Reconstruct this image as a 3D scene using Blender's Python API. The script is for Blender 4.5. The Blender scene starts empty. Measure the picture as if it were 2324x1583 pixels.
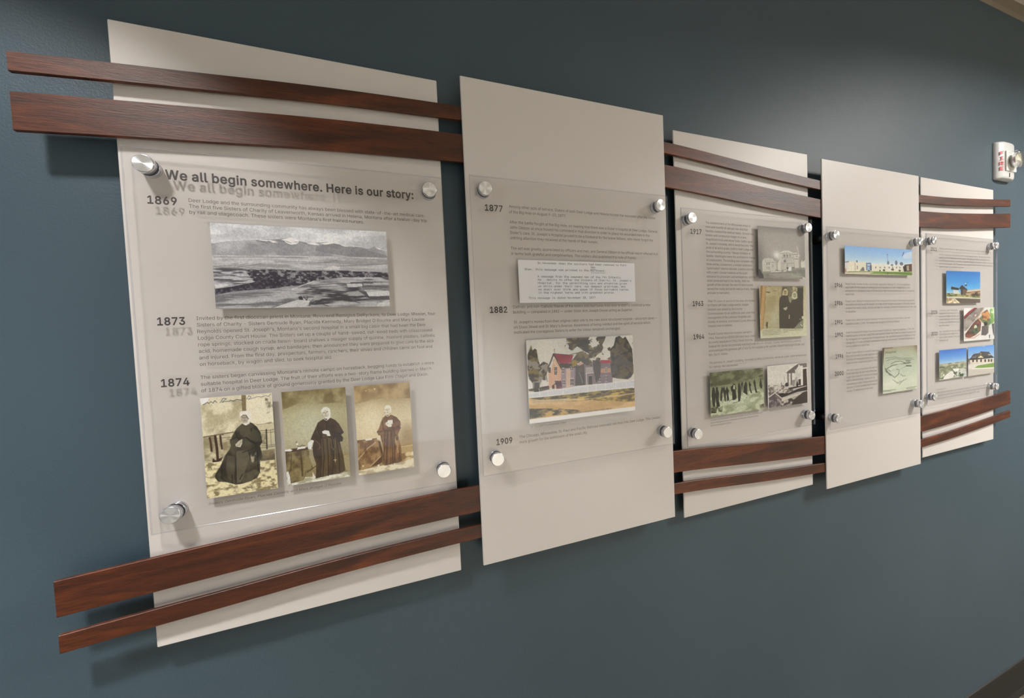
import bpy, bmesh, math, random
import numpy as np
from mathutils import Matrix, Vector
from mathutils.geometry import delaunay_2d_cdt

# ------------------------------------------------------------------ scene, camera, light
scn = bpy.context.scene
COL = scn.collection
vs = scn.view_settings
vs.view_transform = 'Standard'; vs.look = 'None'; vs.gamma = 1.0; vs.use_curve_mapping = False
vs.exposure = 0.55
scn.cycles.transparent_max_bounces = 24
scn.cycles.max_bounces = 8

F_PX = 772.38                     # focal length in pixels of the 2324 px wide frame
cam_d = bpy.data.cameras.new('camera'); cam = bpy.data.objects.new('camera', cam_d); COL.objects.link(cam)
cam_d.sensor_fit = 'HORIZONTAL'; cam_d.sensor_width = 36.0; cam_d.lens = 36.0 * F_PX / 2324.0
cam_d.clip_start = 0.01
YAW, PIT, ROL = math.radians(-18.0261), math.radians(-1.8003), math.radians(2.5854)
R = (Matrix.Rotation(YAW, 3, 'Z') @ Matrix.Rotation(PIT, 3, 'X') @ Matrix.Rotation(ROL, 3, 'Y'))
rt, fw, up = R.col[0], R.col[1], R.col[2]
M = Matrix((rt, up, -fw)).transposed().to_4x4(); M.translation = Vector((0.5283, -0.661, -0.0187))
cam.matrix_world = M
scn.camera = cam

Z_CEIL, Z_FLOOR = 1.140, -1.552
X0, X1, Y_FAR = -3.4, 7.0, -4.8
world = bpy.data.worlds.new('world'); scn.world = world; world.use_nodes = True
world.node_tree.nodes['Background'].inputs[0].default_value = (0.5, 0.52, 0.55, 1)
world.node_tree.nodes['Background'].inputs[1].default_value = 0.05

def spot(name, loc, watt, half, blend, size, col):
    d = bpy.data.lights.new(name, 'SPOT'); d.energy = watt; d.spot_size = 2 * half; d.spot_blend = blend
    d.shadow_soft_size = size; d.color = col
    o = bpy.data.objects.new(name, d); COL.objects.link(o); o.location = loc
    return o
def area(name, loc, watt, sx, sy, col, spread):
    d = bpy.data.lights.new(name, 'AREA'); d.shape = 'RECTANGLE'; d.size = sx; d.size_y = sy; d.energy = watt
    d.color = col; d.spread = spread
    o = bpy.data.objects.new(name, d); COL.objects.link(o); o.location = loc
    return o
DOWN1 = (-0.115, -0.565); DOWN2 = (-1.02, -0.67); TROFFER = (3.05, -1.15)
win = area('window_daylight', (X0 + 0.02, -2.3, -0.05), 12.0, 1.5, 1.5, (0.72, 0.84, 1.0), math.radians(180))
win.rotation_euler = (0, math.radians(-90), 0)
TROFFERS_AND_FILLS = [TROFFER, (4.4, -1.7), (1.3, -3.3), (3.8, -3.3)]  # first one read off its shadows; the other three added to fill the boards
WARM = (1.0, 0.97, 0.94)
for (dx, dy), w1, w2 in ((DOWN1, 70.0, 150.0), (DOWN2, 90.0, 180.0)):     # wide cone with a hotter core, as a reflector downlight throws it
    spot('downlight_lamp', (dx, dy, Z_CEIL - 0.004), w1, math.radians(43.5), 0.14, 0.085, WARM)
    spot('downlight_core', (dx, dy, Z_CEIL - 0.004), w2, math.radians(36), 0.9, 0.085, WARM)
for k_, (tx, ty) in enumerate(TROFFERS_AND_FILLS):                # all but the first are unseen added fill; lobby pair shines steeply down
    area('troffer_or_fill_lamp', (tx, ty, Z_CEIL - 0.006), (44.0, 24.0, 185.0, 120.0)[k_], 0.45, 0.45 if k_ < 2 else 1.16, (1.0, 0.96, 0.91) if k_ < 2 else (0.97, 0.98, 1.0), math.radians(158 if k_ < 2 else 105))

# ------------------------------------------------------------------ helpers
def s2l(c):
    return tuple(((v / 255.0) / 12.92 if v / 255.0 <= 0.04045 else ((v / 255.0 + 0.055) / 1.055) ** 2.4) for v in c)
def new_mat(name):
    m = bpy.data.materials.new(name); m.use_nodes = True
    nt = m.node_tree; p = nt.nodes['Principled BSDF']
    return m, nt, p
def node(nt, t, **kw):
    n = nt.nodes.new(t)
    for k, v in kw.items():
        if k.startswith('i_'):
            n.inputs[k[2:].replace('_', ' ')].default_value = v
        else: setattr(n, k, v)
    return n
def ramp(nt, fac, stops):
    r = nt.nodes.new('ShaderNodeValToRGB'); e = r.color_ramp.elements
    while len(e) > 1: e.remove(e[-1])
    e[0].position = stops[0][0]; e[0].color = (*stops[0][1], 1)
    for p, c in stops[1:]:
        x = e.new(p); x.color = (*c, 1)
    nt.links.new(fac, r.inputs[0]); return r.outputs[0]
def coords(nt, scale=(1, 1, 1), space='Object'):
    tc = nt.nodes.new('ShaderNodeTexCoord'); mp = nt.nodes.new('ShaderNodeMapping'); mp.inputs['Scale'].default_value = scale
    nt.links.new(tc.outputs[space], mp.inputs[0]); return mp.outputs[0]
def noise(nt, vec, scale, detail=2, rough=0.5):
    n = nt.nodes.new('ShaderNodeTexNoise'); n.inputs['Scale'].default_value = scale; n.inputs['Detail'].default_value = detail
    n.inputs['Roughness'].default_value = rough
    nt.links.new(vec, n.inputs['Vector']); return n.outputs['Fac']
def bump(nt, p, h, strength, dist):
    b = nt.nodes.new('ShaderNodeBump'); b.inputs['Strength'].default_value = strength; b.inputs['Distance'].default_value = dist
    nt.links.new(h, b.inputs['Height']); nt.links.new(b.outputs[0], p.inputs['Normal'])

def plain(name, rgb, rough=0.5, metal=0.0, spec=0.5):
    m, nt, p = new_mat(name)
    p.inputs['Base Color'].default_value = (*s2l(rgb), 1); p.inputs['Roughness'].default_value = rough
    p.inputs['Metallic'].default_value = metal; p.inputs['Specular IOR Level'].default_value = spec
    return m

def mat_wall():
    m, nt, p = new_mat('slate_blue_wall_paint')
    v = coords(nt)
    c = ramp(nt, noise(nt, v, 3.0, 3), [(0.3, s2l((62, 80, 91))), (0.7, s2l((66, 84, 95)))])
    nt.links.new(c, p.inputs['Base Color'])
    p.inputs['Roughness'].default_value = 0.50; p.inputs['Specular IOR Level'].default_value = 0.5
    a = noise(nt, v, 260.0, 4, 0.62)
    bump(nt, p, a, 0.4, 0.0015)
    return m
def mat_board():
    m, nt, p = new_mat('warm_white_board')
    c = ramp(nt, noise(nt, coords(nt), 2.0, 2), [(0.35, s2l((211, 206, 203))), (0.65, s2l((215, 210, 207)))])
    nt.links.new(c, p.inputs['Base Color'])
    p.inputs['Roughness'].default_value = 0.42; p.inputs['Specular IOR Level'].default_value = 0.42
    return m
def mat_wood():
    m, nt, p = new_mat('walnut_stained_wood')
    v = coords(nt, (1.0, 1.0, 9.0))
    w = nt.nodes.new('ShaderNodeTexNoise'); w.inputs['Scale'].default_value = 4.0; w.inputs['Detail'].default_value = 5; w.inputs['Distortion'].default_value = 1.6
    nt.links.new(v, w.inputs['Vector'])
    g = noise(nt, coords(nt, (1.0, 1.0, 16.0)), 42.0, 4, 0.7)
    c1 = ramp(nt, w.outputs['Fac'], [(0.25, s2l((54, 23, 8))), (0.5, s2l((84, 38, 14))), (0.72, s2l((116, 58, 24)))])
    c2 = ramp(nt, g, [(0.38, (0.38, 0.35, 0.33)), (0.54, (1, 1, 1))])
    mx = nt.nodes.new('ShaderNodeMix'); mx.data_type = 'RGBA'; mx.blend_type = 'MULTIPLY'; mx.inputs['Factor'].default_value = 0.75
    nt.links.new(c1, mx.inputs['A']); nt.links.new(c2, mx.inputs['B'])
    nt.links.new(mx.outputs['Result'], p.inputs['Base Color'])
    p.inputs['Roughness'].default_value = 0.46; p.inputs['Specular IOR Level'].default_value = 0.6
    bump(nt, p, g, 0.35, 0.0008)
    return m
def mat_acrylic():
    m, nt, p = new_mat('clear_acrylic')
    nt.nodes.remove(p); out = nt.nodes['Material Output']
    tr = node(nt, 'ShaderNodeBsdfTransparent'); tr.inputs[0].default_value = (0.985, 0.985, 0.985, 1)
    gl = node(nt, 'ShaderNodeBsdfGlossy'); gl.inputs['Roughness'].default_value = 0.04
    lw = node(nt, 'ShaderNodeLayerWeight'); lw.inputs['Blend'].default_value = 0.5
    pw = node(nt, 'ShaderNodeMath', operation='POWER'); pw.inputs[1].default_value = 5.0
    nt.links.new(lw.outputs['Facing'], pw.inputs[0])
    fr = node(nt, 'ShaderNodeMath', operation='MULTIPLY_ADD'); fr.inputs[1].default_value = 0.9; fr.inputs[2].default_value = 0.035
    nt.links.new(pw.outputs[0], fr.inputs[0])
    mx = node(nt, 'ShaderNodeMixShader')
    nt.links.new(fr.outputs[0], mx.inputs[0]); nt.links.new(tr.outputs[0], mx.inputs[1]); nt.links.new(gl.outputs[0], mx.inputs[2])
    nt.links.new(mx.outputs[0], out.inputs[0])
    return m
def mat_acrylic_edge():
    m, nt, p = new_mat('polished_acrylic_edge')
    nt.nodes.remove(p); out = nt.nodes['Material Output']
    tr = node(nt, 'ShaderNodeBsdfTransparent'); tr.inputs[0].default_value = (0.86, 0.87, 0.90, 1)
    gl = node(nt, 'ShaderNodeBsdfGlossy'); gl.inputs['Roughness'].default_value = 0.15; gl.inputs[0].default_value = (0.85, 0.9, 1, 1)
    mx = node(nt, 'ShaderNodeMixShader'); mx.inputs[0].default_value = 0.22
    nt.links.new(tr.outputs[0], mx.inputs[1]); nt.links.new(gl.outputs[0], mx.inputs[2])
    nt.links.new(mx.outputs[0], out.inputs[0])
    return m
def mat_alu(radial):
    m, nt, p = new_mat('brushed_aluminium_cap' if radial else 'turned_aluminium')
    p.inputs['Base Color'].default_value = (0.93, 0.94, 0.96, 1) if radial else (0.74, 0.76, 0.82, 1); p.inputs['Metallic'].default_value = 0.8 if radial else 1.0
    p.inputs['Roughness'].default_value = 0.36 if radial else 0.2
    p.inputs['Anisotropic'].default_value = 0.85 if radial else 0.4
    t = node(nt, 'ShaderNodeTangent', direction_type='RADIAL', axis='Y')
    nt.links.new(t.outputs[0], p.inputs['Tangent'])
    return m
def mat_print():
    m, nt, p = new_mat('glossy_photo_print')
    a = node(nt, 'ShaderNodeAttribute', attribute_name='ink'); nt.links.new(a.outputs['Color'], p.inputs['Base Color'])
    p.inputs['Roughness'].default_value = 0.45
    return m
def ink(name, rgb, cover):
    m, nt, p = new_mat(name); out = nt.nodes['Material Output']
    p.inputs['Base Color'].default_value = (*s2l(rgb), 1); p.inputs['Roughness'].default_value = 0.6
    tr = node(nt, 'ShaderNodeBsdfTransparent'); mx = node(nt, 'ShaderNodeMixShader'); mx.inputs[0].default_value = cover
    nt.links.new(tr.outputs[0], mx.inputs[1]); nt.links.new(p.outputs[0], mx.inputs[2]); nt.links.new(mx.outputs[0], out.inputs[0])
    return m
def mat_carpet():
    m, nt, p = new_mat('speckled_carpet')
    v = coords(nt)
    c = ramp(nt, noise(nt, v, 170.0, 4, 0.8), [(0.38, s2l((28, 24, 20))), (0.5, s2l((92, 82, 66))), (0.62, s2l((176, 164, 138)))])
    nt.links.new(c, p.inputs['Base Color']); p.inputs['Roughness'].default_value = 0.95
    bump(nt, p, noise(nt, v, 150.0, 3), 1.0, 0.01)
    return m
def mat_ceiling():
    m, nt, p = new_mat('mineral_ceiling_tile')
    v = coords(nt)
    c = ramp(nt, noise(nt, v, 90.0, 3, 0.7), [(0.3, s2l((186, 180, 172))), (0.6, s2l((222, 217, 208)))])
    nt.links.new(c, p.inputs['Base Color']); p.inputs['Roughness'].default_value = 0.9
    return m

MT = dict(wall=mat_wall(), board=mat_board(), wood=mat_wood(), acrylic=mat_acrylic(), edge=mat_acrylic_edge(),
          cap=mat_alu(True), barrel=mat_alu(False), photo=mat_print(), carpet=mat_carpet(), ceil=mat_ceiling(),
          ink=ink('dark_brown_ink', (50, 42, 38), 0.85), ink_bold=ink('bold_dark_ink', (36, 29, 27), 0.9),
          ink_cap=ink('caption_grey_ink', (82, 75, 71), 0.8), ink_type=ink('typewriter_ink', (96, 98, 108), 0.85),
          black=plain('black_spacer', (16, 16, 18), 0.35), base=plain('dark_rubber_base', (30, 28, 26), 0.55),
          offwhite=plain('off_white_wall_paint', (200, 201, 200), 0.7), trim=plain('tan_wall_angle', (148, 139, 124), 0.5),
          strobe=plain('strobe_white_plastic', (214, 214, 214), 0.28), red=plain('red_lettering', (206, 40, 48), 0.5),
          chrome=plain('strobe_reflector', (236, 236, 236), 0.18, 0.85), lampframe=plain('lamp_trim_white', (235, 235, 232), 0.4),
          xenon=plain('flash_tube', (222, 222, 200), 0.15), slot=plain('dark_slot', (60, 58, 56), 0.6))

def link(o, parent=None):
    COL.objects.link(o)
    if parent: o.parent = parent
    return o
def mesh_obj(name, bm, mat, parent=None, loc=(0, 0, 0), smooth=False, bev=None):
    me = bpy.data.meshes.new(name); bm.normal_update(); bm.to_mesh(me); bm.free()
    for mm in (mat if isinstance(mat, (list, tuple)) else [mat]): me.materials.append(mm)
    if smooth:
        for f in me.polygons: f.use_smooth = True
    o = bpy.data.objects.new(name, me); o.location = loc
    return link(o, parent)
def empty(name, loc, label, cat, group=None):
    o = bpy.data.objects.new(name, None); o.empty_display_size = 0.05; o.location = loc; link(o)
    o['label'] = label; o['category'] = cat
    if group: o['group'] = group
    return o
def tag(o, label=None, cat=None, group=None, kind=None):
    for k, v in (('label', label), ('category', cat), ('group', group), ('kind', kind)):
        if v: o[k] = v
    return o
def box(bm, a, b):
    vs_ = [bm.verts.new((x, y, z)) for x in (a[0], b[0]) for y in (a[1], b[1]) for z in (a[2], b[2])]
    for f in ((0, 1, 3, 2), (4, 6, 7, 5), (0, 4, 5, 1), (2, 3, 7, 6), (0, 2, 6, 4), (1, 5, 7, 3)):
        bm.faces.new([vs_[i] for i in f])
    bmesh.ops.recalc_face_normals(bm, faces=bm.faces[:])
def boxbm(a, b, bev=0.0, seg=2):
    bm = bmesh.new(); box(bm, a, b)
    if bev: bmesh.ops.bevel(bm, geom=bm.edges[:], offset=bev, segments=seg, affect='EDGES', profile=0.5)
    return bm
def lathe_y(prof, n=40, cap_last=True, cap_first=True):
    """solid of revolution about the y axis; prof = [(radius, y), ...]"""
    bm = bmesh.new(); rings = []
    for r, y in prof:
        rings.append([bm.verts.new((r * math.cos(2 * math.pi * i / n), y, r * math.sin(2 * math.pi * i / n))) for i in range(n)])
    for a, b in zip(rings, rings[1:]):
        for i in range(n): bm.faces.new((a[i], a[(i + 1) % n], b[(i + 1) % n], b[i]))
    if cap_first: bm.faces.new(rings[0][::-1])
    if cap_last: bm.faces.new(rings[-1])
    bmesh.ops.recalc_face_normals(bm, faces=bm.faces[:])
    return bm

# ------------------------------------------------------------------ the room
tag(mesh_obj('wall_back', boxbm((X0, 0, Z_FLOOR), (X1, 0.12, Z_CEIL)), MT['wall']), 'slate blue painted wall behind the history display', kind='structure')
tag(mesh_obj('floor', boxbm((X0, Y_FAR, Z_FLOOR - 0.05), (X1, 0.12, Z_FLOOR)), MT['carpet']), 'speckled brown carpet floor', kind='structure')
bm = boxbm((X0, Y_FAR, Z_CEIL), (X1, 0.12, Z_CEIL + 0.05))
tag(mesh_obj('ceiling', bm, MT['ceil']), 'pale speckled tile ceiling', kind='structure')
tag(mesh_obj('wall_front', boxbm((X0, Y_FAR - 0.1, Z_FLOOR), (X1, Y_FAR, Z_CEIL)), MT['offwhite']), 'plain off-white wall across the corridor', kind='structure')
tag(mesh_obj('wall_left', boxbm((X0 - 0.1, Y_FAR - 0.1, Z_FLOOR), (X0, 0.12, Z_CEIL)), MT['offwhite']), 'plain off-white wall at the near end', kind='structure')
tag(mesh_obj('wall_right', boxbm((X1, Y_FAR - 0.1, Z_FLOOR), (X1 + 0.1, 0.12, Z_CEIL)), MT['offwhite']), 'plain off-white wall at the far end', kind='structure')
t = bpy.data.objects.new('window_1', None); link(t); t.location = (X0, -2.3, -0.85); tag(t, 'white framed daylight window at the near end of the lobby', kind='structure')
for a, b in (((0, -0.82, 0), (0.03, -0.75, 1.6)), ((0, 0.75, 0), (0.03, 0.82, 1.6)), ((0, -0.75, 0), (0.03, 0.75, 0.05)), ((0, -0.75, 1.55), (0.03, 0.75, 1.6)), ((0.02, -0.015, 0.05), (0.032, 0.015, 1.55))):
    mesh_obj('window_frame', boxbm(a, b), MT['lampframe'], t)
# rubber cove base: swept profile (y, z above floor)
prof = [(0, 0.0), (-0.016, 0.0), (-0.013, 0.006), (-0.0075, 0.016), (-0.005, 0.03), (-0.005, 0.112), (-0.0035, 0.119), (0, 0.121)]
bm = bmesh.new()
ra = [bm.verts.new((X0, y, Z_FLOOR + z)) for y, z in prof]; rb = [bm.verts.new((X1, y, Z_FLOOR + z)) for y, z in prof]
for i in range(len(prof)): bm.faces.new((ra[i], ra[(i + 1) % len(prof)], rb[(i + 1) % len(prof)], rb[i]))
bm.faces.new(ra[::-1]); bm.faces.new(rb); bmesh.ops.recalc_face_normals(bm, faces=bm.faces[:])
tag(mesh_obj('baseboard_back', bm, MT['base']), 'dark rubber baseboard along the slate blue wall', kind='structure')
bm = bmesh.new(); box(bm, (X0, -0.024, Z_CEIL - 0.003), (X1, 0, Z_CEIL)); box(bm, (X0, -0.0015, Z_CEIL - 0.022), (X1, 0, Z_CEIL - 0.003))
tag(mesh_obj('trim_1', bm, MT['trim']), 'tan metal wall angle edging the ceiling', kind='structure')

# ceiling lamps the light comes from, and frames for the added fill lamps
def downlight(x, y, label):
    t = empty('downlight', (x, y, Z_CEIL), label, 'ceiling light', 'round downlights near the wall')
    bm = bmesh.new(); n = 40; pr = [(0.05, -0.002), (0.062, -0.006), (0.078, -0.005), (0.082, 0.0)]
    rings = [[bm.verts.new((r * math.cos(2 * math.pi * i / n), r * math.sin(2 * math.pi * i / n), z)) for i in range(n)] for r, z in pr]
    for a, b in zip(rings, rings[1:]):
        for i in range(n): bm.faces.new((a[i], a[(i + 1) % n], b[(i + 1) % n], b[i]))
    mesh_obj('trim_ring', bm, MT['lampframe'], t, smooth=True)
downlight(*DOWN1, 'round white recessed downlight nearest the first display panel')
downlight(*DOWN2, 'round white recessed downlight further left along the ceiling')
def troffer(x, y, label, square):
    t = empty('troffer_or_fill_frame', (x, y, Z_CEIL), label, 'ceiling light', 'rectangular ceiling troffers')
    h = 0.245 if square else 0.60
    for a, b in (((-.245, -h, -.012), (-.228, h, 0)), ((.228, -h, -.012), (.245, h, 0)), ((-.228, -h, -.012), (.228, -h + .017, 0)), ((-.228, h - .017, -.012), (.228, h, 0))):
        mesh_obj('frame_rail', boxbm(a, b, 0.002, 1), MT['lampframe'], t)
for (tx, ty), lb in zip(TROFFERS_AND_FILLS, ('over the far display panels', 'added as unseen fill beyond the fire strobe', 'added as unseen fill in the middle of the lobby', 'added as unseen fill at the far end of the lobby')):
    troffer(tx, ty, ('square' if ty > -2 else 'rectangular') + ' white ceiling troffer ' + lb, ty > -2)

# ------------------------------------------------------------------ boards
YA, YB = -0.020, -0.034          # front faces: set-back boards (1, 3, 5) and forward boards (2, 4)
PAN = [(0.3867, 0.0003, YA), (0.8843, 0.0073, YB), (1.3804, -0.0109, YA), (1.8703, -0.0250, YB), (2.3720, -0.0167, YA)]
PW, PH = 0.4572, 0.9144
CAPS = [(0.196, 0.5909, 0.2512, -0.2538), (0.689, 1.081, 0.2564, -0.243), (1.1823, 1.5771, 0.2404, -0.2641),
        (1.6633, 2.0582, 0.2215, -0.2805), (2.1695, 2.5647, 0.2336, -0.2714)]
SHEET = [(0.1684, 0.6131, 0.2772, -0.2813), (0.6619, 1.1058, 0.2808, -0.274), (1.1579, 1.6028, 0.2644, -0.2935),
         (1.6398, 2.0836, 0.2453, -0.3112), (2.1459, 2.5909, 0.2577, -0.3013)]
GAP, TH, CAPT = 0.008, 0.004, 0.0078
BL = ['warm white rectangular board behind the "We all begin somewhere" sheet, nearest the camera',
      'second warm white board from the camera, covering the slats, behind the typed note sheet',
      'warm white board behind the slats, carrying the sheet starting 1917, middle of the row',
      'warm white board covering the slats, second from the far end, behind the building sketch',
      'warm white board at the far end below the fire strobe, behind the sheet starting 2011']
SL = ['clear acrylic sheet with the heading "We all begin somewhere" and photographs of three sisters',
      'clear acrylic sheet with years 1877, 1882 and 1909, a typed note and a red-roofed house',
      'clear acrylic sheet with years 1917, 1963 and 1964 and four old photographs',
      'clear acrylic sheet with years 1966 to 2000, a long white building and a sketch',
      'clear acrylic sheet with years 2011, 2020 and 2022 and four small colour photographs']
board_me = None; sp_me = {}; SHEETS = []; barrel_me = cap_me = None
for i, (cx, cz, yf) in enumerate(PAN):
    t = empty('display_board', (cx, 0, cz - PH / 2), BL[i], 'display board', 'boards of the wall display')
    if board_me is None:
        o = mesh_obj('board', boxbm((-PW / 2, 0, 0), (PW / 2, 0.003, PH), 0.0014, 1), MT['board'], t); board_me = o.data
    else: o = link(bpy.data.objects.new('board', board_me), t)
    o.location = (0, yf, 0)
    cx0, cx1, czt, czb = CAPS[i]
    if yf not in sp_me:
        bm = lathe_y([(0.0125, 0.0), (0.0125, yf + 0.003)], 28); me = bpy.data.meshes.new('wall_spacer'); bm.to_mesh(me); bm.free()
        me.materials.append(MT['black'])
        for f in me.polygons: f.use_smooth = len(f.vertices) == 4
        sp_me[yf] = me
    for x in (cx0, cx1):
        for z in (czt, czb):
            s = link(bpy.data.objects.new('wall_spacer', sp_me[yf]), t); s.location = (x - cx, 0, z - cz + PH / 2)
    # acrylic sheet in front
    x0, x1, zt, zb = SHEET[i]; yb = yf - GAP
    sc, sz = (x0 + x1) / 2, zb
    s = empty('acrylic_sheet', (sc, yb, sz), SL[i], 'acrylic sheet', 'printed acrylic sheets')
    bm = boxbm((-(x1 - x0) / 2, -TH, 0), ((x1 - x0) / 2, 0, zt - zb), 0.0004, 1)
    p = mesh_obj('pane', bm, [MT['acrylic'], MT['edge']], s)
    for f in p.data.polygons:
        f.material_index = 0 if abs(f.normal.y) > 0.9 else 1
    SHEETS.append((s, sc, yb, sz))
    if barrel_me is None:
        bm = lathe_y([(0.0125, GAP), (0.0125, 0.0052), (0.0118, 0.0048), (0.0118, 0.0036), (0.0125, 0.0032), (0.0125, 0.0)], 48)
        barrel_me = bpy.data.meshes.new('standoff'); bm.to_mesh(barrel_me); bm.free(); barrel_me.materials.append(MT['barrel'])
        bm = lathe_y([(0.0125, -TH), (0.0125, -TH - CAPT + 0.0008), (0.0122, -TH - CAPT + 0.0003), (0.0117, -TH - CAPT)], 48, True, True)
        cap_me = bpy.data.meshes.new('cap'); bm.to_mesh(cap_me); bm.free(); cap_me.materials.append(MT['barrel']); cap_me.materials.append(MT['cap'])
        for me in (barrel_me, cap_me):
            for f in me.polygons: f.use_smooth = len(f.vertices) == 4
        for f in cap_me.polygons:
            if len(f.vertices) > 4: f.material_index = 1
    for x in (cx0, cx1):
        for z in (czt, czb):
            so = link(bpy.data.objects.new('standoff', barrel_me), s); so.location = (x - sc, 0, z - sz)
            link(bpy.data.objects.new('cap', cap_me), so)

# ------------------------------------------------------------------ wavy wooden slats
WAVE = [(0.061, -0.026), (0.163, -0.0195), (0.257, -0.0145), (0.408, -0.0055), (0.52, -0.0015), (0.616, 0.0008), (0.653, 0.0015), (0.76, 0.003),
        (0.88, 0.0035), (1.0, 0.002), (1.115, -0.001), (1.138, -0.002), (1.278, -0.0115), (1.42, -0.0225), (1.592, -0.033), (1.632, -0.0355),
        (1.75, -0.0395), (1.88, -0.0395), (2.0, -0.037), (2.11, -0.0335), (2.254, -0.029), (2.289, -0.0275), (2.403, -0.021), (2.573, -0.010), (2.687, -0.001)]
def wave_curve(xs):
    wx = np.array([w[0] for w in WAVE]); wz = np.array([w[1] for w in WAVE])
    # smooth cubic through the control points
    n = len(wx); m = np.gradient(wz, wx); out = []
    for x in xs:
        k = min(max(np.searchsorted(wx, x) - 1, 0), n - 2); h = wx[k + 1] - wx[k]; t = (x - wx[k]) / h
        out.append((2 * t**3 - 3 * t**2 + 1) * wz[k] + (t**3 - 2 * t**2 + t) * h * m[k] + (-2 * t**3 + 3 * t**2) * wz[k + 1] + (t**3 - t**2) * h * m[k + 1])
    out = np.array(out)
    for _ in range(12): out[1:-1] = 0.25 * out[:-2] + 0.5 * out[1:-1] + 0.25 * out[2:]
    return out
YS_F, YS_B = -0.031, -0.026
def slat(ztop, h, label):
    xs = np.linspace(0.0615, 2.6875, 161); zs = wave_curve(xs) + ztop
    x0, z0 = xs[0], zs[0]
    t = empty('wooden_slat', (x0, YS_B, z0 - h), label, 'wooden slat', 'wavy wooden slats of the wall display')
    bm = bmesh.new(); rows = []
    e = 0.0007
    for x, z in zip(xs, zs):
        x -= x0; z -= z0 - h
        rows.append([bm.verts.new(p) for p in ((x, 0, z), (x, YS_F - YS_B + e, z), (x, YS_F - YS_B, z - e), (x, YS_F - YS_B, z - h + e), (x, YS_F - YS_B + e, z - h), (x, 0, z - h))])
    for a, b in zip(rows, rows[1:]):
        for k in range(6): bm.faces.new((a[k], a[(k + 1) % 6], b[(k + 1) % 6], b[k]))
    bm.faces.new(rows[0]); bm.faces.new(rows[-1][::-1]); bmesh.ops.recalc_face_normals(bm, faces=bm.faces[:])
    mesh_obj('strip', bm, MT['wood'], t)
    for px in (0.25, 0.53, 1.24, 1.5, 2.24, 2.5):       # little pads between strip and set-back boards
        zc = float(np.interp(px, xs, zs)) - h / 2
        b2 = lathe_y([(0.006, 0.006), (0.006, 0.0)], 16)
        mesh_obj('pad', b2, MT['black'], t, (px - x0, 0, zc - z0 + h))
slat(0.4095, 0.0250, 'thin walnut brown wavy slat, topmost of the four across the boards')
slat(0.3588, 0.0503, 'wide walnut brown wavy slat, second from the top above the acrylic sheets')
slat(-0.2962, 0.0505, 'wide walnut brown wavy slat just below the acrylic sheets')
slat(-0.3722, 0.0255, 'thin walnut brown wavy slat, lowest of the four across the boards')

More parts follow.
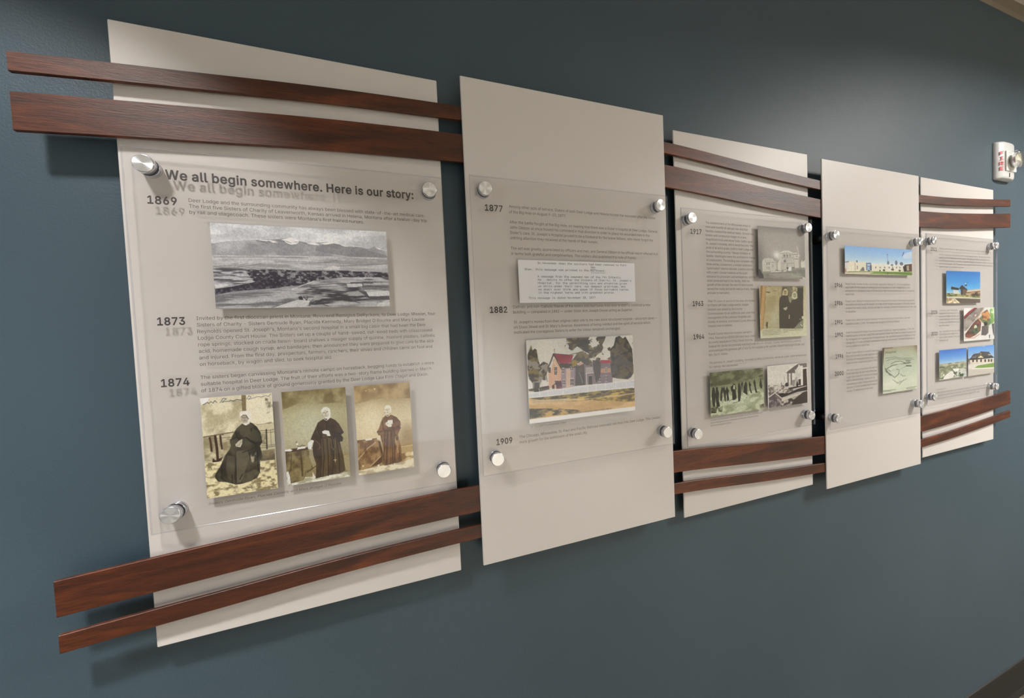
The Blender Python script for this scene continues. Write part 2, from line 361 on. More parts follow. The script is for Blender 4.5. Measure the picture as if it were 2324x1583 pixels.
# ------------------------------------------------------------------ lettering
SPACE=188
REGULAR={
 "!":(196,["67 160 63 509 132 509 128 160","98 -4 77 0 66 9 54 27 52 41 54 55 66 73 77 82 98 86 119 82 130 73 141 55 143 41 139 20 130 9 112 -2"]),
 "\"":(321,["78 318 70 509 136 509 128 318","193 318 185 509 250 509 243 318"]),
 "#":(440,["242 0 326 509 377 509 294 0","10 140 19 192 400 192 391 140","64 0 147 509 198 509 115 0","40 316 49 368 429 368 421 316"]),
 "$":(447,["202 -74 202 583 244 583 244 -74","224 -9 162 -2 128 9 98 26 74 48 56 74 44 103 38 137 104 137 112 105 138 74 166 59 212 50 263 53 296 65 323 84 340 109 345 129 343 157 337 172 320 190 277 212 160 247 118 266 74 303 57 335 52 372 56 405 67 434 85 460 109 481 154 504 189 513 227 516 283 509 316 498 344 481 367 461 385 436 396 408 401 378 337 378 323 418 289 445 243 458 200 457 158 443 129 418 116 385 121 348 138 327 161 312 302 267 359 238 395 198 403 177 408 139 405 107 394 77 377 51 353 28 323 11 288 -2"]),
 "%":(676,["175 283 140 288 104 310 82 345 75 388 79 445 98 482 130 508 175 517 211 512 246 490 268 455 276 412 271 355 253 318 221 292","175 327 194 330 207 339 219 361 223 388 222 430 213 454 194 470 175 473 157 470 144 461 131 439 127 412 129 369 138 346 149 334","501 -10 466 -4 430 18 408 52 400 95 405 152 423 190 456 215 501 225 536 219 572 197 594 163 601 120 597 63 578 25 546 0","501 35 519 38 533 46 545 68 549 95 547 138 538 162 520 177 501 180 483 177 469 169 457 146 453 120 454 77 464 53 475 41","132 0 482 509 540 509 191 0"]),
 "&":(448,["197 -7 142 0 110 12 84 29 63 50 47 75 37 103 34 133 43 180 67 217 116 261 228 345 255 375 262 405 256 431 231 455 201 461 168 453 145 431 137 399 145 363 175 319 438 0 364 0 121 293 87 344 80 365 75 398 81 436 91 458 105 477 134 499 158 508 200 513 254 504 294 478 314 449 321 428 321 378 307 346 278 312 142 208 110 174 102 158 97 131 99 112 109 87 135 62 172 48 217 48 251 59 292 86 324 127 344 179 349 224 408 224 404 172 392 131 371 92 333 47 311 28 271 7 241 -2"]),
 "'":(206,["78 318 70 509 136 509 128 318"]),
 "(":(273,["89 207 93 276 105 348 124 418 148 484 177 539 236 539 199 451 171 359 155 269 151 207 157 133 169 76 196 -5 236 -96 177 -96 145 -36 121 24 103 85 93 146"]),
 ")":(273,["37 -96 78 -3 99 59 116 135 122 207 115 291 96 382 66 474 37 539 97 539 134 463 168 348 182 252 180 145 170 84 152 23 127 -37 97 -96"]),
 "+":(453,["198 34 198 364 255 364 255 34","61 172 61 226 391 226 391 172"]),
 ",":(188,["38 -119 68 71 137 71 84 -119"]),
 "-":(453,["337 244 337 188 114 188 114 244"]),
 ".":(188,["95 -4 75 0 63 9 54 20 50 41 52 55 63 73 81 85 95 87 110 85 128 73 136 62 141 41 136 20 128 9 110 -2"]),
 "/":(249,["235 533 71 -76 14 -76 178 533"]),
 "0":(453,["227 -7 165 4 130 24 101 53 78 91 61 138 51 192 48 254 51 316 61 370 78 417 101 455 130 484 165 504 227 516 288 504 323 484 352 455 375 417 392 370 402 316 405 254 402 192 392 138 375 91 352 53 323 24 289 4","227 50 267 58 290 74 309 97 324 126 335 163 344 254 335 346 324 382 309 412 290 435 267 451 227 460 186 451 163 435 144 412 129 382 118 346 109 254 118 163 129 126 144 97 163 74 186 58"]),
 "1":(453,["76 0 76 55 391 55 391 0","276 509 276 0 212 0 212 448 86 358 86 427 198 509"]),
 "2":(453,["64 0 64 47 282 282 311 327 320 371 316 402 296 433 264 453 224 460 191 455 156 436 135 404 127 362 66 362 69 397 79 428 105 468 129 488 158 503 190 512 225 516 260 513 291 503 332 479 352 458 368 432 380 388 375 328 361 296 325 245 153 57 389 57 389 0"]),
 "3":(453,["218 -7 148 4 118 17 92 35 70 57 55 84 44 132 109 132 117 103 133 80 156 63 196 51 231 50 265 57 293 71 315 93 327 122 329 156 321 187 303 213 275 234 249 242 157 248 157 299 288 452 70 452 70 509 372 509 372 461 211 278 211 289 273 287 308 276 350 248 371 222 389 178 392 127 385 95 361 53 324 21 275 0"]),
 "4":(453,["40 105 40 158 247 509 311 509 109 163 413 163 413 105","282 0 282 318 343 318 343 0"]),
 "5":(453,["221 -7 170 0 140 11 114 28 92 48 75 73 64 100 60 130 122 130 133 96 165 65 201 52 245 52 285 71 314 104 327 149 323 199 314 221 293 248 264 267 242 275 208 277 177 271 149 261 128 246 67 253 96 509 366 509 366 452 151 452 134 301 168 321 208 332 256 332 294 321 326 302 361 266 379 231 389 192 390 144 383 108 369 76 349 48 323 25 293 7 259 -3"]),
 "6":(453,["226 -7 190 -3 157 7 128 24 104 47 84 74 71 107 64 143 66 192 80 239 108 295 252 509 322 509 151 261 145 261 170 292 210 312 270 311 316 295 352 266 377 225 388 176 385 121 368 73 348 45 324 23 279 1","226 48 259 54 295 76 319 111 327 157 323 193 302 231 269 256 226 265 183 257 150 231 130 193 125 158 133 112 157 76 193 54"]),
 "7":(453,["97 0 323 452 62 452 62 509 391 509 391 449 165 0"]),
 "8":(453,["226 -7 169 0 136 11 107 28 84 50 66 75 55 104 52 135 57 172 77 216 110 248 153 265 125 278 102 296 78 335 70 380 74 410 83 437 109 472 146 498 176 509 226 516 277 509 306 498 343 472 369 437 378 410 382 380 374 335 350 296 327 278 300 265 342 248 375 216 396 172 401 135 397 104 387 75 369 50 346 28 317 11 284 0","226 49 264 53 303 71 328 100 337 139 331 170 309 204 273 227 226 235 179 227 143 204 121 170 115 139 124 100 149 71 189 53","226 290 266 296 296 316 315 347 319 376 315 404 297 434 266 453 226 460 186 453 155 434 137 404 133 376 137 347 156 316 186 296"]),
 "9":(453,["226 516 262 512 295 502 324 485 349 462 368 434 381 402 388 366 386 317 373 270 344 214 200 0 130 0 301 248 307 248 282 216 242 197 183 198 137 214 101 243 76 283 64 333 67 388 85 436 104 463 128 485 174 508","226 460 193 455 157 433 134 397 125 352 130 316 150 278 184 252 226 243 259 248 295 270 319 305 327 350 319 397 295 433 259 455"]),
 ":":(188,["95 -4 75 0 63 9 54 20 50 41 52 55 63 73 81 85 95 87 110 85 128 73 136 62 141 41 136 20 128 9 110 -2","95 271 75 276 63 284 54 296 50 316 52 331 63 349 81 360 95 362 110 360 128 349 136 337 141 316 136 296 128 284 110 273"]),
 ";":(188,["38 -119 68 71 137 71 84 -119","103 271 83 276 71 284 63 296 58 316 60 331 71 349 89 360 103 362 118 360 136 349 144 337 149 316 144 296 136 284 118 273"]),
 "=":(453,["72 245 72 301 381 301 381 245","72 97 72 153 381 153 381 97"]),
 "?":(358,["132 152 135 206 145 239 168 269 226 311 247 334 261 373 258 410 246 432 228 448 204 458 178 462 145 456 117 439 98 409 92 378 27 378 31 411 42 440 58 464 78 484 103 499 161 515 227 509 255 498 279 483 298 463 312 439 323 397 317 337 306 311 289 289 209 224 197 198 194 152","164 -4 150 -2 131 9 123 20 118 41 123 62 131 73 150 84 164 86 184 82 196 73 207 55 209 41 204 20 196 9 184 0"]),
 "A":(480,["16 0 201 509 276 509 463 0 395 0 283 314 232 478 245 478 218 389 85 0","110 142 110 199 370 199 370 142"]),
 "B":(456,["60 0 60 509 261 508 298 502 329 491 364 464 381 442 395 403 398 361 391 329 376 304 356 286 315 267 315 262 344 255 372 239 396 214 408 192 415 166 417 121 411 93 400 67 383 44 359 26 311 6 247 0","125 57 267 58 318 72 339 89 354 123 353 157 342 184 315 213 273 229 125 231","125 285 249 286 297 301 323 326 334 352 335 385 321 419 290 443 259 451 125 452"]),
 "C":(510,["267 -7 217 -2 171 13 131 39 97 73 70 115 51 166 40 254 51 343 70 393 97 436 131 470 171 495 217 510 267 516 340 504 367 494 402 471 423 452 448 418 466 378 473 348 408 348 394 386 365 423 333 442 287 455 249 455 199 441 156 410 134 381 117 345 107 303 103 254 107 206 117 163 134 127 157 98 184 76 215 61 249 54 287 54 315 60 350 75 378 99 399 131 408 160 473 160 461 117 448 91 423 57 402 38 341 5"]),
 "D":(502,["219 0 96 0 96 57 261 61 301 72 347 103 370 132 392 187 399 255 392 323 379 361 360 392 320 428 285 443 244 451 93 452 93 509 254 507 331 489 373 465 407 432 433 391 451 342 460 286 457 195 443 142 421 97 371 44 328 20 277 5","125 509 125 0 60 0 60 509"]),
 "E":(419,["60 0 60 509 372 509 372 452 125 452 125 286 355 286 355 229 125 229 125 57 375 57 375 0"]),
 "F":(410,["60 0 60 509 369 509 369 452 125 452 125 278 346 278 346 221 125 221 125 0"]),
 "G":(520,["269 -7 217 -2 171 14 130 39 96 73 69 116 51 166 40 254 51 343 69 393 96 436 129 470 170 495 215 510 265 516 296 514 340 504 380 485 403 469 449 416 467 377 474 349 408 349 392 385 370 415 341 437 315 448 286 455 247 455 214 447 183 432 156 410 134 381 117 345 107 303 104 229 111 184 125 145 145 112 184 76 233 57 285 54 331 65 369 88 396 123 408 152 415 202 434 199 283 199 283 256 478 256 474 152 461 110 439 73 411 43 357 10 315 -3"]),
 "H":(517,["60 0 60 509 125 509 125 289 392 289 392 509 457 509 457 0 392 0 392 232 125 232 125 0"]),
 "I":(300,["31 0 31 57 118 57 118 452 31 452 31 509 269 509 269 452 183 452 183 57 269 57 269 0"]),
 "J":(396,["185 -7 135 0 113 7 75 33 60 50 40 92 33 173 98 173 99 128 106 97 122 74 143 59 170 51 200 51 226 59 248 74 263 97 271 128 272 509 336 509 336 145 330 92 309 50 276 19 235 0"]),
 "K":(467,["104 145 104 216 182 312 364 509 448 509","60 0 60 509 125 509 125 0","372 0 188 259 228 309 449 0"]),
 "L":(393,["60 0 60 509 125 509 125 57 361 57 361 0"]),
 "M":(628,["60 0 60 509 152 509 277 187 322 49 307 49 342 158 476 509 568 509 568 0 504 0 507 457 513 457 467 322 342 0 286 0 170 291 112 457 119 457 120 416 122 0"]),
 "N":(523,["60 0 60 509 136 509 358 158 414 55 405 54 399 157 399 509 463 509 463 0 387 0 172 340 108 452 119 454 125 291 125 0"]),
 "O":(533,["267 -7 217 -2 171 13 131 39 97 73 70 115 51 166 40 254 51 343 70 393 97 436 131 470 171 495 217 510 267 516 317 510 363 495 403 470 437 436 464 393 482 343 493 254 482 166 464 115 437 73 403 39 363 13 317 -2","267 53 302 57 334 68 364 86 388 112 408 144 422 183 430 254 422 325 408 365 388 397 364 423 334 441 302 452 267 456 232 452 199 441 170 422 145 397 125 364 111 325 103 254 111 183 125 144 145 112 170 86 199 68 232 57"]),
 "P":(445,["60 0 60 509 258 508 298 501 332 487 371 456 397 415 408 365 406 313 390 265 360 227 316 199 279 189 109 186 109 242 248 243 275 247 306 262 328 284 343 325 343 371 328 411 297 439 262 450 125 452 125 0"]),
 "Q":(533,["245 159 313 159 468 -48 401 -48","267 -7 217 -2 171 13 131 39 97 73 70 115 51 166 40 254 51 343 70 393 97 436 131 470 171 495 217 510 267 516 317 510 363 495 403 470 437 436 464 393 482 343 493 254 482 166 464 115 437 73 403 39 363 13 317 -2","267 53 302 57 334 68 364 86 388 112 408 144 422 183 430 254 422 325 408 365 388 397 364 423 334 441 302 452 267 456 232 452 199 441 170 422 145 397 125 364 111 325 103 254 111 183 125 144 145 112 170 86 199 68 232 57"]),
 "R":(449,["60 0 60 509 259 508 299 501 333 489 372 459 397 419 409 370 406 317 390 271 361 235 317 210 279 201 96 198 96 255 249 256 287 263 307 272 329 292 338 309 345 340 343 375 334 405 315 428 298 440 248 452 125 452 125 0","353 0 230 229 303 229 428 0"]),
 "S":(447,["224 -9 162 -2 128 9 98 26 74 48 56 74 44 103 38 137 104 137 112 105 138 74 166 59 212 50 263 53 296 65 323 84 340 109 345 129 343 157 337 172 320 190 277 212 160 247 118 266 74 303 57 335 52 372 56 405 67 434 85 460 109 481 154 504 189 513 227 516 283 509 316 498 344 481 367 461 385 436 396 408 401 378 337 378 323 418 289 445 243 458 200 457 158 443 129 418 116 385 121 348 138 327 161 312 302 267 359 238 395 198 403 177 408 139 405 107 394 77 377 51 353 28 323 11 288 -2"]),
 "T":(449,["32 452 32 509 417 509 417 452 257 452 257 0 193 0 193 452"]),
 "U":(517,["259 -8 192 0 137 25 95 64 69 114 60 173 60 509 124 509 124 178 135 125 156 92 187 68 227 54 259 52 290 54 331 68 362 92 382 125 393 178 393 509 457 509 457 173 448 114 422 64 380 25 325 0"]),
 "V":(480,["204 0 16 509 84 509 200 183 248 31 235 31 255 101 395 509 463 509 278 0"]),
 "W":(686,["155 0 16 509 82 509 168 176 197 40 189 40 209 135 306 509 380 509 469 166 497 40 488 40 506 125 603 509 670 509 530 0 455 0 364 336 336 475 350 475 332 380 230 0"]),
 "X":(474,["18 0 217 284 217 236 29 509 104 509 200 368 243 292 232 292 259 341 374 509 446 509 259 239 259 287 456 0 382 0 268 165 230 231 244 231 222 190 91 0"]),
 "Y":(472,["203 0 203 208 16 509 91 509 211 313 250 230 224 230 240 271 280 344 381 509 455 509 268 208 268 0"]),
 "Z":(438,["42 0 42 46 306 431 341 476 348 454 40 452 40 509 397 509 397 462 134 81 97 33 90 54 399 57 399 0"]),
 "[":(273,["101 -96 101 539 236 539 236 487 160 487 160 -44 236 -44 236 -96"]),
 "]":(273,["37 -96 37 -44 113 -44 113 487 37 487 37 539 172 539 172 -96"]),
 "a":(389,["160 -9 132 -6 94 5 55 35 41 55 33 80 30 108 35 143 55 176 95 202 136 213 242 228 265 235 275 249 270 290 258 309 240 322 196 331 166 328 135 315 113 296 100 274 41 291 69 337 110 366 169 383 239 379 277 366 302 347 322 320 331 297 337 251 337 0 277 0 277 52 272 52 252 25 224 5 195 -5","170 45 218 54 237 64 258 85 274 119 276 190 243 178 142 161 114 148 99 134 92 105 102 72 130 52"]),
 "b":(424,["229 -8 192 -4 164 9 143 25 118 59 112 59 112 0 53 0 53 509 114 509 114 319 118 319 149 357 181 377 215 384 265 381 298 369 339 338 361 309 377 274 387 234 389 165 383 122 361 68 340 39 298 7 266 -4","220 47 258 54 279 66 297 83 320 130 328 189 320 248 297 294 280 311 259 323 220 330 182 323 161 312 144 296 121 250 113 189 121 128 144 82 162 65 183 53"]),
 "c":(396,["207 -8 168 -4 133 8 102 27 76 53 56 85 42 123 34 187 42 253 56 291 76 323 102 349 133 369 168 380 207 384 260 377 305 356 340 322 362 277 303 262 294 284 275 307 254 320 229 328 179 327 145 310 114 271 98 217 98 158 114 105 136 74 155 59 179 50 207 46 243 52 271 66 292 89 304 117 363 102 341 56 306 21 261 -1"]),
 "d":(424,["195 -8 159 -4 126 7 85 39 63 68 42 122 35 165 37 234 47 274 64 309 85 338 127 369 159 381 209 384 244 377 276 357 306 319 311 319 311 509 372 509 372 0 313 0 313 59 307 59 281 25 261 9 233 -4","205 47 242 53 263 65 280 82 304 128 312 189 304 250 281 296 263 312 242 323 205 330 166 323 145 311 127 294 104 248 96 189 104 130 128 83 145 66 166 54"]),
 "e":(404,["212 -8 151 1 117 16 88 39 65 68 48 103 38 143 34 187 38 231 48 271 64 307 87 336 115 359 148 375 205 384 242 381 277 369 309 349 328 331 351 296 362 267 371 194 371 169 75 169 75 221 338 221 310 202 305 244 292 280 271 307 242 324 205 330 167 324 146 313 121 290 109 270 98 235 97 161 110 106 141 68 186 49 230 47 261 56 280 68 295 84 306 105 365 91 343 48 306 16 256 -4"]),
 "f":(254,["228 379 228 327 6 327 6 379","81 0 81 432 86 467 109 502 145 523 187 530 236 523 243 521 227 468 195 474 167 469 154 460 144 438 142 0"]),
 "g":(425,["207 -151 160 -147 111 -130 74 -103 51 -69 101 -41 133 -76 173 -94 225 -96 270 -83 293 -65 307 -40 311 -6 311 68 306 68 268 25 243 12 221 7 160 8 128 19 99 36 64 74 42 126 35 168 35 214 47 275 64 310 86 338 112 361 143 376 196 384 244 377 277 358 308 319 313 319 313 379 372 379 372 -9 364 -62 341 -102 305 -129 259 -145","205 59 243 65 281 90 304 133 312 193 305 251 281 296 264 312 243 323 205 330 166 323 145 312 128 295 104 250 96 193 104 135 128 91 145 76 167 65"]),
 "h":(410,["114 227 114 0 53 0 53 509 114 509 114 287 102 287 129 339 152 362 180 376 211 384 257 382 295 369 316 353 341 321 354 276 357 0 296 0 295 252 288 281 273 304 252 320 225 328 189 327 161 317 145 306 126 283 116 252"]),
 "i":(167,["53 0 53 379 114 379 114 0","84 443 71 445 54 455 46 465 41 483 46 502 54 512 71 522 84 524 97 522 114 512 124 496 126 483 122 465 114 455 103 447"]),
 "j":(167,["53 379 114 379 112 -56 96 -100 74 -123 43 -138 -10 -143 -10 -87 21 -84 35 -77 45 -65 52 -40","83 443 64 447 53 455 45 465 41 483 45 502 53 512 70 522 83 524 97 522 114 512 124 496 126 483 121 465 114 455 97 445"]),
 "k":(381,["110 137 110 212 121 212 284 379 360 379 184 199 177 199","53 0 53 509 114 509 114 0","294 0 148 186 191 229 372 0"]),
 "l":(189,["139 -2 108 1 83 12 66 30 53 68 53 509 114 509 115 80 120 62 127 56 146 52 170 54 181 3"]),
 "m":(610,["53 0 53 379 112 379 112 295 108 295 120 328 147 360 172 376 209 386 250 382 287 361 312 325 321 295 312 295 325 326 345 351 371 370 402 382 437 386 474 381 508 365 534 339 551 303 556 272 557 0 496 0 496 254 492 283 481 305 463 319 442 328 419 330 390 327 367 315 350 297 339 274 335 247 335 0 274 0 273 272 267 293 253 311 224 327 199 330 174 327 150 316 131 297 118 271 114 238 114 0"]),
 "n":(410,["114 227 114 0 53 0 53 379 112 379 112 287 102 287 129 339 152 362 180 376 211 384 257 382 295 369 316 353 341 321 354 276 357 0 296 0 295 252 288 281 273 304 252 320 225 328 189 327 161 317 145 306 126 283 116 252"]),
 "o":(415,["207 -8 168 -4 133 8 102 27 76 53 56 85 42 123 34 187 42 253 56 291 76 323 102 349 133 369 168 380 207 384 247 380 282 369 314 349 339 323 359 291 373 253 381 187 378 143 367 103 350 68 327 39 299 16 265 1","207 46 248 53 270 66 288 83 311 131 319 187 311 245 288 292 270 310 248 323 207 330 167 323 145 310 127 292 104 245 96 187 104 131 127 83 145 66 167 53"]),
 "p":(424,["53 -143 53 379 112 379 112 319 118 319 155 363 191 380 248 383 298 369 327 350 351 325 370 293 383 255 389 212 389 165 383 122 370 84 351 52 313 16 282 1 248 -7 204 -6 173 4 150 19 118 59 114 59 114 -143","220 47 258 54 279 66 297 83 320 130 328 189 320 248 297 294 280 311 259 323 220 330 182 323 161 312 144 296 121 250 113 189 121 128 144 82 162 65 183 53"]),
 "q":(424,["372 -143 311 -143 311 59 306 59 281 25 252 4 221 -6 177 -7 142 1 111 16 74 52 55 84 42 122 35 165 35 212 42 255 55 293 74 325 98 350 127 369 177 383 233 380 269 363 307 319 313 319 313 379 372 379","205 47 242 53 263 65 280 82 304 128 312 189 304 250 281 296 263 312 242 323 205 330 166 323 145 311 127 294 104 248 96 189 104 130 128 83 145 66 166 54"]),
 "r":(259,["53 0 53 379 112 379 112 321 115 321 134 351 163 374 200 384 243 384 243 322 196 325 168 319 137 298 121 275 114 237 114 0"]),
 "s":(365,["182 -8 125 -1 79 21 48 58 36 94 94 107 108 75 124 60 144 51 181 45 210 48 234 56 253 69 264 85 266 118 248 141 223 152 130 175 97 190 63 219 48 258 48 287 53 310 82 350 115 370 142 379 202 384 242 377 283 355 305 330 324 290 268 277 256 301 234 322 201 332 162 330 140 322 117 303 109 277 114 255 124 243 149 230 249 204 295 181 322 149 331 107 328 81 319 58 284 20 231 -3"]),
 "t":(227,["204 379 204 327 6 327 6 379","65 471 126 471 128 80 136 61 146 54 170 50 202 54 213 2 168 -4 117 5 82 32 69 59 65 93"]),
 "u":(410,["182 -5 140 1 104 18 76 47 63 72 55 103 53 139 53 379 114 379 114 144 117 112 129 86 147 66 171 54 200 50 231 54 257 67 278 88 291 117 296 153 296 379 357 379 357 0 298 0 298 92 307 92 300 72 269 27 230 3"]),
 "v":(389,["163 0 17 379 84 379 175 128 206 21 184 21 219 141 305 379 371 379 226 0"]),
 "w":(567,["138 0 23 379 87 379 145 169 175 41 165 41 177 99 252 379 316 379 373 169 402 41 391 41 400 81 480 379 545 379 429 0 368 0 277 338 291 338 199 0"]),
 "x":(379,["21 0 171 218 171 171 29 379 100 379 207 206 175 206 219 284 282 379 352 379 209 169 209 214 358 0 287 0 173 182 205 182 162 106 91 0"]),
 "y":(389,["47 -139 61 -86 98 -90 125 -79 143 -54 163 -1 17 379 84 379 170 141 206 21 184 21 219 141 305 379 371 379 189 -90 163 -121 131 -139 91 -145"]),
 "z":(380,["42 0 42 46 254 320 254 323 48 323 48 379 333 379 333 331 126 56 339 56 339 0"]),
 "\u2013":(350,["350 244 350 188 0 188 0 244"]),
 "\u2014":(699,["699 244 699 188 0 188 0 244"]),
}

def area2(l): return sum(p.x * q.y - q.x * p.y for p, q in zip(l, l[1:] + l[:1]))
def winding(x, y, loops):
    w = 0
    for l in loops:
        for a_, b_ in zip(l, l[1:] + l[:1]):
            if (a_.y > y) != (b_.y > y) and x < (b_.x - a_.x) * (y - a_.y) / (b_.y - a_.y) + a_.x: w += 1 if b_.y > a_.y else -1
    return w
def grow(l, d):
    """push a counter-clockwise outline outwards by d (mitred, clamped)"""
    out = []
    for p, q, r in zip(l[-1:] + l[:-1], l, l[1:] + l[:1]):
        e1, e2 = (q - p).normalized(), (r - q).normalized()
        n1, n2 = Vector((e1.y, -e1.x, 0)), Vector((e2.y, -e2.x, 0)); m = n1 + n2
        k = min(1.0, 2.0 / max(m.length_squared, 0.2)) if m.length > 1e-4 else 0.0
        out.append(q + m * (d * k))
    return out
def decode(G, fat=0.0):
    out = {}
    for ch, (adv, loops) in G.items():
        L = []
        for t in loops:
            n = [int(q) for q in t.split()]; L.append([Vector((n[i] / 1000.0, n[i + 1] / 1000.0, 0)) for i in range(0, len(n), 2)])
        if max((area2(l) for l in L), key=abs) < 0: L = [l[::-1] for l in L]
        if fat: L = [grow(l, fat) for l in L]
        vv = [Vector((v.x, v.y)) for l in L for v in l]; ee, o = [], 0
        for l in L:
            ee += [(o + i, o + (i + 1) % len(l)) for i in range(len(l))]; o += len(l)
        res = delaunay_2d_cdt(vv, ee, [], 0, 1e-5)
        co = [(v.x, v.y) for v in res[0]]; tris = []
        for q in res[2]:
            mx_, my_ = sum(co[i][0] for i in q) / len(q), sum(co[i][1] for i in q) / len(q)
            if winding(mx_, my_, L) != 0: tris.append(tuple(q))
        out[ch] = ((adv / 1000.0) + fat * 1.2, np.array(co, np.float64), tris)
    return out
GLYPH = {False: decode(REGULAR), True: decode(REGULAR, 0.024)}
CAPH = 0.5087
def text_mesh(body, bold=False, shear=0.0, mono=0.0):
    """lettering as flat triangles; mono > 0 sets a typewriter pitch"""
    cs, fs, off, x = [], [], 0, 0.0
    for k, ch in enumerate(body):
        if ch == ' ': x += SPACE / 1000.0; continue
        adv, c, f = GLYPH[bold].get(ch) or GLYPH[False][ch]
        c = c.copy()
        if mono:
            w = c[:, 0].max() - c[:, 0].min(); sc = min(1.35, 0.36 / max(w, 0.05)) if ch.isalnum() else 1.0
            c[:, 0] = (c[:, 0] - (c[:, 0].max() + c[:, 0].min()) / 2) * sc + mono * (k + 0.5)
        else:
            c[:, 0] += x; x += adv
        c[:, 0] += c[:, 1] * shear
        cs.append(c); fs += [tuple(i + off for i in q) for q in f]; off += len(c)
    return np.concatenate(cs), fs
KIND = {'heading': ('heading_text', 0.0131, True, 0.0, 'ink_bold'), 'year': ('year_text', 0.0109, True, 0.0, 'ink_bold'),
        'body': ('paragraph_text', 0.0053, False, 0.0, 'ink'), 'caption': ('caption_text', 0.0037, False, 0.22, 'ink_cap'), 'note': ('typed_text', 0.0040, False, 0.0, 'ink_type')}
def lettering(parent, org, kind, left, z0, pitch, lines, y=0.0002, capk=1.0, name=None, mat=None):
    nm, caph, bold, shear, mt = KIND[kind]
    V, Fc, off = [], [], 0
    for k, (wd, s) in enumerate(lines):
        c, f = text_mesh(s, bold, shear, 0.40 if kind == 'note' else 0.0)
        xm, xM = c[:, 0].min(), c[:, 0].max()
        if kind == 'note': xm, xM = 0.0, 0.40 * len(s)
        x = (c[:, 0] - xm) / (xM - xm) * wd + left - org[0]
        z = c[:, 1] * (caph * capk / CAPH) + z0 - pitch * k - org[2]
        V.append(np.stack([x, np.full_like(x, y), z], 1)); Fc += [tuple(i + off for i in q) for q in f]; off += len(c)
    V = np.concatenate(V)
    me = bpy.data.meshes.new(name or nm); me.from_pydata(V.tolist(), [], Fc); me.materials.append(MT[mat or mt])
    return link(bpy.data.objects.new(name or nm, me), parent)

